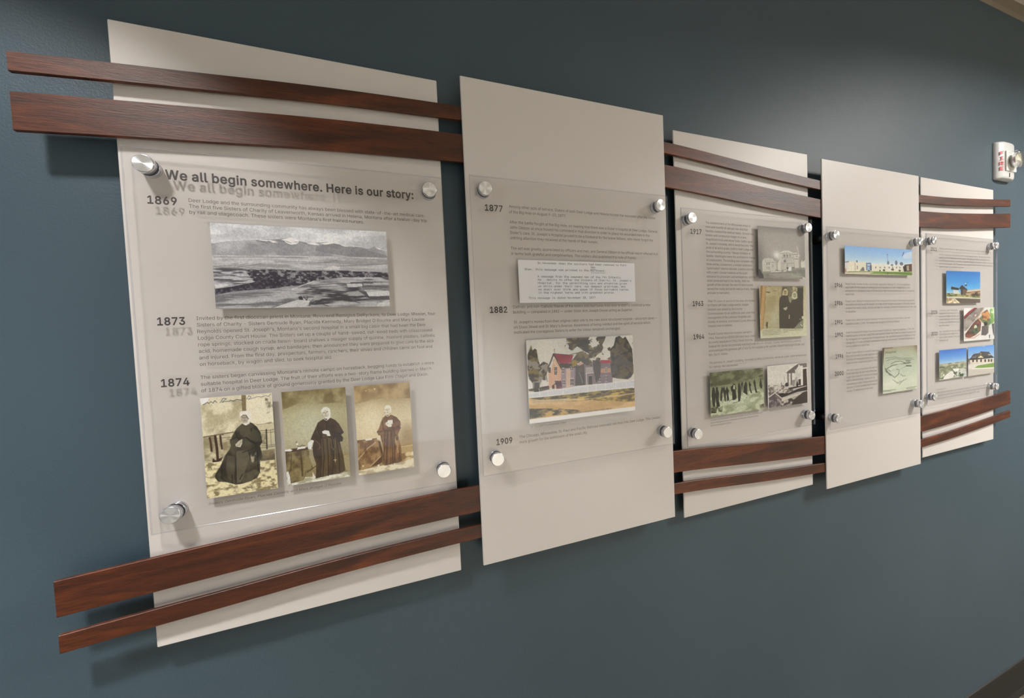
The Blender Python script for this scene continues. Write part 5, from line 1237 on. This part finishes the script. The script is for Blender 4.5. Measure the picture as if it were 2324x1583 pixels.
  ('P',(44,42,34),[(31,418),(49,337),(77,347),(87,427),(93,542),(79,770),(54,807),(33,678),(25,531)]),
  ('P',(74,70,58),[(31,418),(49,337),(77,347),(87,427),(93,542),(79,770),(54,807),(33,678),(25,531)],0.25),
  ('P',(44,42,34),[(100,418),(106,346),(134,340),(141,404),(159,490),(148,625),(169,786),(136,801),(118,840),(102,690),(89,521)]),
  ('P',(74,70,58),[(100,418),(106,346),(134,340),(141,404),(159,490),(148,625),(169,786),(136,801),(118,840),(102,690),(89,521)],0.25),
  ('P',(44,42,34),[(179,514),(194,412),(212,336),(231,397),(224,501),(204,676),(179,672)]),
  ('P',(74,70,58),[(179,514),(194,412),(212,336),(231,397),(224,501),(204,676),(179,672)],0.25),
  ('P',(44,42,34),[(227,396),(249,341),(267,423),(283,468),(273,710),(254,664),(240,545)]),
  ('P',(74,70,58),[(227,396),(249,341),(267,423),(283,468),(273,710),(254,664),(240,545)],0.25),
  ('P',(44,42,34),[(275,446),(302,349),(318,410),(342,456),(323,517),(337,668),(303,694),(290,533)]),
  ('P',(74,70,58),[(275,446),(302,349),(318,410),(342,456),(323,517),(337,668),(303,694),(290,533)],0.25),
  ('P',(44,42,34),[(368,375),(411,339),(429,294),(462,347),(473,434),(459,475),(477,649),(446,687),(395,689),(395,507),(375,461)]),
  ('P',(74,70,58),[(368,375),(411,339),(429,294),(462,347),(473,434),(459,475),(477,649),(446,687),(395,689),(395,507),(375,461)],0.25),
  ('P',(44,42,34),[(505,353),(523,281),(539,337),(559,404),(561,523),(540,724),(505,751),(499,599)]),
  ('P',(74,70,58),[(505,353),(523,281),(539,337),(559,404),(561,523),(540,724),(505,751),(499,599)],0.25),
  ('P',(44,42,34),[(556,339),(592,280),(604,324),(590,409),(578,547),(568,384)]),
  ('P',(74,70,58),[(556,339),(592,280),(604,324),(590,409),(578,547),(568,384)],0.25),
  ('P',(44,42,34),[(607,411),(635,329),(653,277),(678,357),(677,617),(656,592),(604,541)]),
  ('P',(74,70,58),[(607,411),(635,329),(653,277),(678,357),(677,617),(656,592),(604,541)],0.25),
  ('P',(44,42,34),[(709,361),(719,281),(735,343),(757,379),(738,431),(770,589),(744,574),(720,472)]),
  ('P',(74,70,58),[(709,361),(719,281),(735,343),(757,379),(738,431),(770,589),(744,574),(720,472)],0.25),
  ('P',(44,42,34),[(798,331),(822,252),(838,325),(845,447),(873,595),(833,577),(818,443)]),
  ('P',(74,70,58),[(798,331),(822,252),(838,325),(845,447),(873,595),(833,577),(818,443)],0.25),
  ('P',(44,42,34),[(919,359),(939,257),(956,320),(972,444),(961,509),(934,483),(913,424)]),
  ('P',(74,70,58),[(919,359),(939,257),(956,320),(972,444),(961,509),(934,483),(913,424)],0.25),
  ('P',(188,192,166),[(410,424),(428,331),(453,356),(447,451)]),
  ('P',(168,170,146),[(207,519),(233,471),(248,547),(222,595),(215,562)],0.8),
  ('L',(52,50,40),7.7,[(402,754),(496,744)]),
  ('L',(60,58,46),7.7,[(336,700),(387,666)]),
  ('F',[(6,798),(119,798),(100,931),(7,923)],(36,34,28),(110,110,88),14,14,0.5,0.25),
  ('F',[(135,822),(218,795),(207,920),(141,918)],(60,60,46),(150,156,126),16,14,0.5,0.2,0.8),
  ('F',[(909,888),(991,870),(998,983),(916,968)],(64,62,46),(150,152,122),14,14,0.5,0.25),
  ('P',(60,60,46),[(645,667),(672,660),(663,680)]),
  ('N',0.26,70,60)],
 'porch':[
  ('B',[(0,(216,214,208)),(400,(220,218,212)),(1000,(150,142,136))]),
  ('F',[(6,449),(401,493),(466,634),(175,665),(0,740)],(104,98,94),(214,210,202),16,16,0.5,0.2),
  ('F',[(0,751),(175,654),(280,899),(323,971),(0,1000)],(84,76,80),(156,146,148),16,16,0.5,0.2),
  ('F',[(302,902),(565,826),(692,911),(322,1004)],(62,54,50),(196,190,180),16,16,0.52,0.2),
  ('P',(58,48,42),[(573,1008),(622,879),(862,728),(997,698),(1000,1000)]),
  ('P',(44,34,28),[(218,670),(374,679),(510,696),(745,622),(993,581),(995,686),(720,699),(338,785)]),
  ('P',(206,200,192),[(316,793),(625,755),(862,728),(801,766),(336,873)]),
  ('P',(116,108,102),[(186,666),(241,662),(338,796),(325,872),(173,741)]),
  ('L',(226,222,214),16.0,[(191,667),(327,795)]),
  ('L',(222,216,206),20.6,[(0,746),(153,662),(309,560)]),
  ('L',(232,226,212),18.3,[(512,617),(746,577),(994,570)]),
  ('P',(206,200,192),[(400,526),(513,550),(489,592),(421,584)]),
  ('F',[(331,596),(629,574),(627,665),(396,693)],(90,82,76),(206,200,192),16,16,0.5,0.25),
  ('P',(104,96,94),[(452,197),(592,108),(747,7),(770,20),(757,76),(708,140),(706,231),(498,218)]),
  ('P',(120,114,112),[(747,7),(988,7),(991,118),(852,118),(828,82),(793,44)]),
  ('P',(62,48,44),[(875,154),(972,151),(987,581),(878,557)]),
  ('L',(226,224,218),16.0,[(430,195),(616,76),(747,7)]),
  ('P',(104,98,96),[(486,211),(515,214),(514,528),(485,524)]),
  ('P',(104,98,96),[(567,207),(596,210),(595,514),(566,511)]),
  ('P',(206,206,202),[(673,126),(742,200),(753,247),(813,263),(804,366),(703,367),(688,275)]),
  ('P',(232,228,222),[(829,59),(877,74),(872,545),(830,540)]),
  ('P',(56,44,40),[(762,396),(822,390),(818,539),(759,532)]),
  ('P',(184,180,174),[(668,364),(705,310),(750,395),(735,552),(687,570)]),
  ('P',(52,42,38),[(700,503),(732,415),(759,510),(746,588),(705,572)]),
  ('P',(150,146,142),[(597,402),(679,387),(664,545),(606,538)]),
  ('P',(44,34,32),[(424,462),(470,433),(503,482),(491,536),(423,529)]),
  ('P',(40,32,30),[(501,571),(988,546),(994,570),(547,610)]),
  ('L',(96,90,86),13.7,[(335,430),(338,519)]),
  ('L',(120,114,110),10.3,[(405,293),(414,405)],0.6),
  ('L',(238,234,226),18.3,[(11,1),(1000,0)]),
  ('L',(238,234,226),18.3,[(11,-5),(7,999)]),
  ('L',(238,234,226),22.9,[(998,2),(998,997)]),
  ('N',0.24,60,60)],
 'modern':[
  ('B',[(0,(134,180,236)),(300,(160,200,242)),(550,(196,220,244)),(620,(226,230,232)),(1000,(206,200,180))]),
  ('P',(222,226,240),[(834,269),(910,132),(999,65),(1000,323),(873,374)],0.6),
  ('P',(232,226,210),[(0,572),(47,559),(125,559),(298,559),(401,619),(614,635),(836,633),(837,862),(0,916)]),
  ('P',(214,214,220),[(0,606),(47,601),(44,871),(0,874)],0.7),
  ('L',(90,96,130),11.3,[(0,589),(53,558)]),
  ('L',(188,120,70),21.1,[(5,823),(21,990)],0.8),
  ('P',(110,132,170),[(295,577),(370,569),(371,848),(295,853)]),
  ('P',(196,214,232),[(312,627),(356,623),(356,675),(312,679)]),
  ('P',(160,190,216),[(309,714),(346,711),(347,832),(309,835)]),
  ('P',(76,78,84),[(356,640),(374,656),(374,857),(357,858)]),
  ('P',(120,118,112),[(204,877),(244,736),(265,735),(272,872)]),
  ('L',(150,142,132),5.6,[(138,575),(141,864)]),
  ('L',(80,70,60),8.4,[(172,708),(172,811)]),
  ('P',(140,146,156),[(426,704),(445,702),(446,764),(426,765)]),
  ('P',(140,146,156),[(493,698),(512,697),(513,759),(493,760)]),
  ('P',(140,146,156),[(557,693),(577,691),(577,754),(557,755)]),
  ('P',(140,146,156),[(625,687),(645,686),(646,748),(625,750)]),
  ('P',(140,146,156),[(680,683),(700,681),(701,744),(680,746)]),
  ('P',(140,146,156),[(739,678),(760,676),(760,740),(739,741)]),
  ('P',(140,146,156),[(791,674),(812,672),(813,736),(792,737)]),
  ('E',(76,86,48),688,790,22,40),
  ('E',(76,86,48),557,826,19,40),
  ('E',(76,86,48),497,843,11,39),
  ('E',(76,86,48),799,822,19,40),
  ('E',(76,86,48),333,877,15,38),
  ('E',(84,90,104),167,538,10,44,0.8),
  ('E',(84,90,104),621,545,17,71,0.8),
  ('E',(84,90,104),746,533,19,90,0.8),
  ('E',(84,90,104),828,561,28,66,0.8),
  ('E',(84,90,104),680,620,17,36,0.8),
  ('L',(104,112,130),4.9,[(611,226),(615,492)]),
  ('L',(104,112,130),7.0,[(602,236),(620,233)]),
  ('L',(128,92,120),11.3,[(864,120),(842,268)]),
  ('L',(80,80,120),7.0,[(868,110),(860,193)]),
  ('P',(92,62,46),[(874,593),(997,545),(999,851),(868,860)]),
  ('P',(56,46,40),[(848,669),(905,609),(906,857),(868,860)]),
  ('P',(170,164,150),[(909,627),(943,606),(952,808),(913,811)]),
  ('L',(236,228,214),7.0,[(904,572),(1000,508)]),
  ('P',(126,156,78),[(47,904),(367,875),(1004,869),(1002,1000),(652,973),(367,971),(0,975)]),
  ('P',(216,208,190),[(0,941),(299,914),(409,898),(340,972),(165,991),(0,1008)]),
  ('P',(104,138,58),[(437,888),(1004,879),(1003,972),(579,941)]),
  ('P',(220,210,190),[(340,972),(615,984),(1000,1000),(299,1035)],0.7),
  ('L',(70,64,56),6.3,[(615,885),(614,993)]),
  ('N',0.12,80,30)],
 'sketch':[
  ('B',[(0,(166,158,132)),(120,(176,182,160)),(500,(190,202,182)),(800,(212,218,200)),(1000,(206,214,194))]),
  ('P',(84,62,42),[(0,3),(56,1),(36,169),(16,376),(4,375)]),
  ('G',(120,92,62),1010,14,98,126,0.9),
  ('G',(226,230,214),254,787,234,130,0.7),
  ('L',(90,70,46),18.5,[(50,16),(285,19)],0.8),
  ('L',(74,76,66),18.5,[(91,471),(257,405),(517,385),(759,394)],0.75),
  ('L',(74,76,66),15.8,[(91,471),(154,547),(332,674),(463,595)],0.75),
  ('L',(74,76,66),15.8,[(129,464),(205,521),(359,484),(437,511)],0.75),
  ('L',(74,76,66),21.1,[(464,513),(677,439),(786,458)],0.75),
  ('L',(74,76,66),15.8,[(244,364),(334,330),(491,327),(651,385)],0.75),
  ('L',(74,76,66),13.2,[(517,395),(624,383),(732,371)],0.75),
  ('L',(74,76,66),13.2,[(332,674),(437,613),(464,534)],0.75),
  ('L',(74,76,66),15.8,[(66,439),(91,521),(230,624)],0.75),
  ('L',(74,76,66),13.2,[(503,619),(568,666),(649,663)],0.75),
  ('L',(74,76,66),10.6,[(80,231),(335,224),(518,263),(869,288)],0.75),
  ('L',(74,76,66),10.6,[(92,292),(232,262),(387,263),(544,295),(896,321)],0.75),
  ('L',(74,76,66),10.6,[(280,719),(435,816),(675,737)],0.75),
  ('L',(74,76,66),9.2,[(383,810),(515,763)],0.75),
  ('L',(74,76,66),9.2,[(461,849),(595,750)],0.75),
  ('L',(74,76,66),11.9,[(0,929),(356,944)],0.75),
  ('L',(74,76,66),11.9,[(13,950),(227,959)],0.75),
  ('L',(74,76,66),10.6,[(660,942),(989,941)],0.75),
  ('L',(74,76,66),10.6,[(674,964),(919,970)],0.75),
  ('P',(208,216,198),[(129,464),(334,421),(411,488),(230,523)],0.8),
  ('P',(206,214,196),[(243,544),(333,522),(450,593),(332,663)],0.8),
  ('P',(204,212,194),[(438,501),(637,436),(677,439),(490,516)],0.8),
  ('P',(204,212,194),[(296,348),(491,332),(597,381),(451,410)],0.6),
  ('L',(74,76,66),34.3,[(677,449),(813,460)],0.6),
  ('L',(74,76,66),29.0,[(664,335),(786,344)],0.6),
  ('L',(74,76,66),23.7,[(732,371),(800,387)],0.6),
  ('F',[(66,459),(128,524),(217,632),(103,542)],(70,74,60),(170,180,160),20,20,0.5,0.2,0.7),
  ('N',0.12,50,50)],
 'entrance':[
  ('B',[(0,(44,120,200)),(350,(66,150,220)),(600,(108,186,232)),(660,(150,200,226)),(1000,(170,160,140))]),
  ('F',[(3,678),(570,709),(1007,643),(1007,836),(3,814)],(70,76,48),(190,180,140),14,14,0.5,0.25),
  ('P',(176,150,120),[(570,591),(1000,546),(1000,836),(570,815)]),
  ('P',(206,196,176),[(570,603),(1000,551),(1000,599),(570,650)]),
  ('L',(90,60,50),17.8,[(570,674),(1000,631)]),
  ('F',[(660,663),(1000,643),(1000,812),(660,817)],(84,58,46),(196,172,140),16,14,0.5,0.25),
  ('P',(42,36,34),[(145,478),(371,532),(349,590),(130,565)]),
  ('P',(56,44,40),[(367,532),(441,427),(615,568),(537,638),(415,590)]),
  ('P',(104,84,70),[(437,567),(615,568),(548,732),(426,730)]),
  ('P',(226,214,194),[(188,577),(349,594),(371,706),(210,704)],0.7),
  ('P',(52,44,40),[(415,590),(470,591),(470,731),(415,730)]),
  ('P',(60,60,64),[(536,415),(588,403),(592,462),(525,462)]),
  ('P',(214,216,220),[(536,368),(570,367),(570,415),(543,415)]),
  ('L',(50,84,120),11.1,[(603,343),(642,379)]),
  ('P',(62,50,44),[(820,677),(901,678),(902,786),(820,784)]),
  ('F',[(3,724),(1000,776),(1000,841),(3,792)],(76,96,44),(170,168,100),14,10,0.5,0.25),
  ('P',(206,200,186),[(3,780),(570,803),(1000,841),(1000,872),(242,843),(3,814)]),
  ('P',(96,86,76),[(242,838),(1000,872),(1000,1000),(416,1002)]),
  ('F',[(3,826),(221,842),(416,1002),(4,996)],(150,130,92),(240,226,192),16,14,0.45,0.2),
  ('N',0.14,50,50)],
 'garden':[
  ('B',[(0,(216,220,214)),(400,(210,212,208)),(1000,(226,226,224))]),
  ('P',(150,144,136),[(0,314),(289,27),(658,3),(458,266),(74,682),(0,700)]),
  ('F',[(0,314),(289,27),(658,3),(458,266),(74,682),(0,700)],(120,112,106),(170,162,154),8,12,0.5,0.3,0.8),
  ('P',(232,234,234),[(0,7),(241,7),(0,246)]),
  ('L',(150,36,44),54.3,[(5,292),(169,138),(361,17)]),
  ('L',(50,40,42),24.7,[(28,315),(217,163),(410,19)]),
  ('P',(222,188,190),[(349,215),(410,194),(385,263),(341,261)]),
  ('L',(206,180,152),22.2,[(51,771),(458,290),(658,14)]),
  ('P',(110,72,56),[(39,793),(312,445),(458,336),(557,459),(531,715),(360,841),(192,908),(51,873)]),
  ('F',[(39,793),(312,445),(458,336),(557,459),(531,715),(360,841),(192,908),(51,873)],(60,32,34),(136,76,62),12,12,0.5,0.3),
  ('L',(196,140,100),22.2,[(51,907),(311,918),(506,806)]),
  ('E',(196,214,180),372,587,49,65),
  ('E',(170,206,160),336,724,38,37),
  ('F',[(169,643),(532,598),(457,779),(240,809)],(34,46,36),(84,120,80),14,14,0.5,0.25,0.7),
  ('P',(104,128,92),[(483,337),(607,226),(861,356),(912,478),(783,590),(557,435)]),
  ('F',[(558,176),(759,65),(861,236),(809,425),(607,367)],(120,78,46),(206,150,96),9,9,0.5,0.25),
  ('L',(206,146,92),24.7,[(446,312),(606,461)]),
  ('F',[(836,20),(992,12),(995,483),(886,525)],(120,168,80),(214,232,196),9,9,0.5,0.25),
  ('E',(48,30,24),707,509,63,71),
  ('P',(92,84,84),[(581,577),(681,560),(808,592),(782,804),(705,869),(556,845)]),
  ('P',(84,80,82),[(911,526),(990,507),(993,915),(949,816)]),
  ('P',(70,84,110),[(807,853),(858,857),(853,964),(812,948)],0.7),
  ('L',(112,106,104),34.6,[(783,614),(782,780)]),
  ('N',0.16,60,60)],
 'aerial':[
  ('B',[(0,(54,114,206)),(250,(90,154,226)),(440,(150,194,232)),(480,(190,200,200)),(1000,(150,156,126))]),
  ('F',[(-1,459),(1008,466),(1000,1000),(0,1000)],(120,128,98),(184,188,162),10,14,0.5,0.25),
  ('P',(190,184,164),[(-1,510),(1008,479),(1007,533),(-1,536)],0.7),
  ('P',(84,92,66),[(-1,562),(204,565),(151,611),(-2,592)]),
  ('F',[(500,726),(976,677),(986,972),(580,997)],(84,104,76),(206,208,200),14,14,0.45,0.2),
  ('P',(226,226,220),[(123,961),(230,847),(418,741),(554,811),(498,960),(282,1008)]),
  ('P',(232,232,228),[(473,670),(722,687),(693,775),(555,785)]),
  ('P',(236,234,228),[(137,822),(190,816),(176,891),(137,886)]),
  ('P',(70,78,56),[(500,778),(582,814),(554,863),(513,845)]),
  ('P',(70,96,56),[(44,950),(176,891),(123,986),(18,997)]),
  ('P',(60,86,48),[(720,884),(888,879),(858,981),(719,976)]),
  ('P',(200,214,232),[(888,906),(996,893),(1000,1000),(858,995)],0.7),
  ('P',(226,222,206),[(0,970),(417,1001),(0,1000)]),
  ('N',0.16,50,50)],
 'lodge':[
  ('B',[(0,(86,152,228)),(300,(140,188,238)),(500,(196,216,234)),(560,(206,204,196)),(1000,(200,194,184))]),
  ('P',(66,66,72),[(128,323),(213,249),(413,239),(499,192),(787,230),(902,363),(960,450),(613,392),(213,398)]),
  ('P',(46,44,46),[(42,411),(156,326),(960,409),(989,466),(99,456)]),
  ('P',(214,206,206),[(758,309),(888,320),(917,364),(758,356)],0.7),
  ('P',(196,196,200),[(156,353),(327,340),(298,379),(142,379)],0.6),
  ('P',(84,78,60),[(327,408),(476,176),(613,433)]),
  ('P',(226,214,184),[(355,403),(476,326),(590,423)]),
  ('P',(206,160,130),[(447,283),(476,231),(505,288)]),
  ('P',(224,212,196),[(42,451),(960,477),(988,603),(42,559)]),
  ('P',(60,52,46),[(156,439),(218,440),(218,532),(156,532)]),
  ('P',(60,52,46),[(298,452),(361,452),(361,544),(298,544)]),
  ('P',(60,52,46),[(455,466),(518,466),(518,558),(455,558)]),
  ('P',(60,52,46),[(613,480),(676,480),(676,572),(613,572)]),
  ('P',(60,52,46),[(757,492),(820,492),(820,585),(757,585)]),
  ('P',(60,52,46),[(858,501),(922,501),(921,594),(858,594)]),
  ('P',(96,92,76),[(0,393),(71,399),(71,508),(0,528)]),
  ('P',(150,146,132),[(0,501),(127,540),(0,609)]),
  ('P',(120,156,66),[(212,723),(355,669),(785,653),(996,645),(995,795),(497,768)]),
  ('P',(222,218,208),[(0,636),(213,602),(613,597),(996,612),(996,645),(383,666),(198,749),(0,744)]),
  ('P',(196,190,180),[(0,785),(497,777),(995,809),(994,999),(0,1000)],0.7),
  ('L',(230,228,222),28.7,[(156,759),(497,785),(995,822)]),
  ('P',(206,222,240),[(471,-2),(672,-13),(615,51)],0.5),
  ('N',0.12,50,50)],
 'note':[
  ('B',[(0,(226,227,233)),(1000,(224,225,231))])],
}
PHOTO_LABEL = {'valley': 'black and white photograph of a valley town below snowy mountains', 'nun_seated': 'sepia portrait of a sister seated outdoors',
    'nun_table': 'greenish sepia portrait of a sister with one hand on a table', 'nun_book': 'warm sepia portrait of a sister holding a small book',
    'note': 'white typewritten note', 'house': 'tinted postcard of a red-roofed house among dark trees', 'night': 'grey photograph of a floodlit hospital building',
    'sisters': 'yellowed clipping of two sisters in dark habits', 'crowd': 'greenish photograph of people standing in a field', 'porch': 'black and white photograph of a porch and trench',
    'modern': 'wide colour photograph of a low white building under blue sky', 'sketch': 'pale green drawing of a building from above',
    'entrance': 'colour photograph of a timber entrance under deep blue sky', 'garden': 'colour photograph of a raised garden with two visitors',
    'aerial': 'colour aerial photograph of white roofs on a green plain', 'lodge': 'colour photograph of a dark-roofed clinic behind a lawn'}
def photograph(parent, org, name, x0, x1, zt, zb, nw, nh):
    cv = Canvas(nw * 2, nh * 2).run(PICS[name])
    a = cv.a.reshape(nh, 2, nw, 2, 3).mean((1, 3)); a = np.clip(a * 1.08 / 255.0, 0, 1)
    lin = np.where(a <= 0.04045, a / 12.92, ((a + 0.055) / 1.055) ** 2.4)
    xs = np.linspace(x0 - org[0], x1 - org[0], nw); zs = np.linspace(zt - org[2], zb - org[2], nh)
    X, Zg = np.meshgrid(xs, zs); n = nw * nh
    yf, yb = 0.0004, 0.0009
    V = np.empty((n + 4, 3), np.float32); V[:n, 0] = X.ravel(); V[:n, 1] = yf; V[:n, 2] = Zg.ravel()
    V[n:] = [(xs[0], yb, zs[0]), (xs[-1], yb, zs[0]), (xs[-1], yb, zs[-1]), (xs[0], yb, zs[-1])]
    idx = np.arange(n).reshape(nh, nw)
    q = np.stack([idx[:-1, :-1], idx[1:, :-1], idx[1:, 1:], idx[:-1, 1:]], -1).reshape(-1, 4)
    c = [idx[0, 0], idx[0, -1], idx[-1, -1], idx[-1, 0]]
    side = [(c[0], c[1], n + 1, n), (c[1], c[2], n + 2, n + 1), (c[2], c[3], n + 3, n + 2), (c[3], c[0], n, n + 3), (n, n + 1, n + 2, n + 3)]
    Q = np.concatenate([q, np.array(side)]).astype(np.int32)
    me = bpy.data.meshes.new('photograph'); me.vertices.add(len(V)); me.vertices.foreach_set('co', V.ravel())
    me.loops.add(Q.size); me.loops.foreach_set('vertex_index', Q.ravel())
    me.polygons.add(len(Q)); me.polygons.foreach_set('loop_start', np.arange(0, Q.size, 4, dtype=np.int32))
    me.polygons.foreach_set('use_smooth', np.zeros(len(Q), bool))
    me.update(calc_edges=True)
    at = me.color_attributes.new('ink', 'FLOAT_COLOR', 'POINT'); cc = np.ones((n + 4, 4), np.float32); cc[:n, :3] = lin.reshape(-1, 3); cc[n:, :3] = 0.6
    at.data.foreach_set('color', cc.ravel())
    me.materials.append(MT['photo'])
    o = link(bpy.data.objects.new('photograph', me), parent); o['label'] = PHOTO_LABEL[name]
    return o
PH_OBJ = {}
for pn, name, x0, x1, zt, zb, nw, nh in PHOTO:
    s, sx, sy, sz = SHEETS[pn - 1]
    PH_OBJ[name] = (photograph(s, (sx, sy, sz), name, x0, x1, zt, zb, nw, nh), x0, x1, zt, zb)
for pn, kind, left, z0, pitch, lines in TEXT:
    s, sx, sy, sz = SHEETS[pn - 1]
    lettering(PH_OBJ['note'][0] if kind == 'note' else s, (sx, sy, sz), kind, left, z0, pitch, lines)
# underlines and postcard title
s, sx, sy, sz = SHEETS[1]
bm = bmesh.new()
for xa, xb, z in ((0.9075, 0.9195, 0.1160), (0.9085, 0.9425, 0.1091)):
    bm.faces.new([bm.verts.new((x - sx, 0.0002, zz - sz)) for x, zz in ((xa, z), (xb, z), (xb, z - 0.0006), (xa, z - 0.0006))])
mesh_obj('underline', bm, MT['ink_type'], PH_OBJ['note'][0])
lettering(PH_OBJ['house'][0], (sx, sy, sz), 'caption', 0.833, -0.1785, 0, [(0.113, "202 - St. Joseph's Hospital, Deer Lodge, Mont.")], 0.0002, 0.95, 'postcard_title', 'ink_type')
s, sx, sy, sz = SHEETS[2]
lettering(PH_OBJ['sisters'][0], (sx, sy, sz), 'caption', 1.4135, -0.0287, 0.0039, [(0.066, 'COMMISSIONERS W. H. Black'), (0.067, 'presented the cross by Sister'), (0.067, 'at a ceremony and Sister in'), (0.067, 'the first hospital superior')], 0.0002, 0.62, 'clipping_text', 'ink')
lettering(PH_OBJ['sisters'][0], (sx, sy, sz), 'caption', 1.491, -0.0285, 0.0037, [(0.071, 'community, Sister Mary Jane, of'), (0.071, 'Convent and Sister Ann, Mother'), (0.016, 'Superior.')], 0.0002, 0.62, 'clipping_text', 'ink')
s, sx, sy, sz = SHEETS[3]
lettering(PH_OBJ['sketch'][0], (sx, sy, sz), 'caption', 1.899, -0.1148, 0, [(0.055, 'Hospital')], 0.0002, 1.9, 'sketch_title', 'ink')

# ------------------------------------------------------------------ fire strobe
fx, fz = 2.657, 0.491
st = empty('fire_strobe', (fx, 0, fz), 'white wall strobe with red FIRE lettering beside the last display board', 'fire strobe')
Hs = 0.134
outline = [(0.0, 0.0), (0.0, -0.004), (0.002, -0.009), (0.008, -0.0140), (0.016, -0.0185), (0.026, -0.0215), (0.060, -0.0222), (0.086, -0.0215), (0.098, -0.0195), (0.108, -0.0155), (0.116, -0.010), (0.120, -0.004), (0.120, 0.0)]
bm = bmesh.new(); lay = []
for z, k in ((0.0, 0.82), (0.004, 0.94), (0.010, 1.0), (Hs - 0.010, 1.0), (Hs - 0.004, 0.94), (Hs, 0.82)):
    lay.append([bm.verts.new((0.06 + (x - 0.06) * (0.97 + 0.03 * (k - .82) / .18), y * k, z)) for x, y in outline])
for a, b in zip(lay, lay[1:]):
    for i in range(len(outline)): bm.faces.new((a[i], a[(i + 1) % len(outline)], b[(i + 1) % len(outline)], b[i]))
bm.faces.new(lay[0][::-1]); bm.faces.new(lay[-1]); bmesh.ops.recalc_face_normals(bm, faces=bm.faces[:])
mesh_obj('housing', bm, MT['strobe'], st, smooth=True)
# FIRE, stacked down the left flank, lying on its slope
pa, pb = Vector((0.006, -0.0118)), Vector((0.020, -0.0190)); dr = (pb - pa).normalized(); nrm = Vector((dr.y, -dr.x)); 
if nrm.y > 0: nrm = -nrm
V, Fc, off = [], [], 0
for k, ch in enumerate('FIRE'):
    c, f = text_mesh(ch, True); c[:, 0] -= (c[:, 0].max() + c[:, 0].min()) / 2
    sc = 0.0125 / CAPH
    for x, y in c:
        p = (pa + pb) / 2 + dr * (x * sc * 1.25) + nrm * 0.0030
        V.append((p.x, p.y, 0.084 - k * 0.0185 + y * sc))
    Fc += [tuple(i + off for i in q) for q in f]; off += len(c)
me = bpy.data.meshes.new('fire_lettering'); me.from_pydata(V, [], Fc); me.materials.append(MT['red']); tag(link(bpy.data.objects.new('fire_lettering', me), st), 'red FIRE lettering stacked on the flank')
lens = mesh_obj('strobe_lens', boxbm((0.028, -0.050, 0.030), (0.094, -0.021, 0.094), 0.012, 4), MT['acrylic'], st, smooth=True)
bm = bmesh.new(); n = 24
rg = [[bm.verts.new((0.061 + r * math.cos(2 * math.pi * i / n), y, 0.062 + 0.95 * r * math.sin(2 * math.pi * i / n))) for i in range(n)] for r, y in ((0.0300, -0.041), (0.0285, -0.034), (0.023, -0.0285), (0.015, -0.0255), (0.006, -0.0240))]
for a, b in zip(rg, rg[1:]):
    for i in range(n): bm.faces.new((a[i], a[(i + 1) % n], b[(i + 1) % n], b[i]))
bm.faces.new(rg[-1])
mesh_obj('reflector', bm, MT['chrome'], lens)
mesh_obj('flash_tube', boxbm((0.040, -0.040, 0.058), (0.082, -0.0345, 0.067), 0.002, 2), MT['xenon'], lens)
mesh_obj('lens_collar', boxbm((0.024, -0.0250, 0.026), (0.098, -0.0205, 0.098), 0.0015, 2), MT['lampframe'], st)
mesh_obj('slot', boxbm((0.052, -0.0230, 0.006), (0.056, -0.0219, 0.020)), MT['slot'], st)
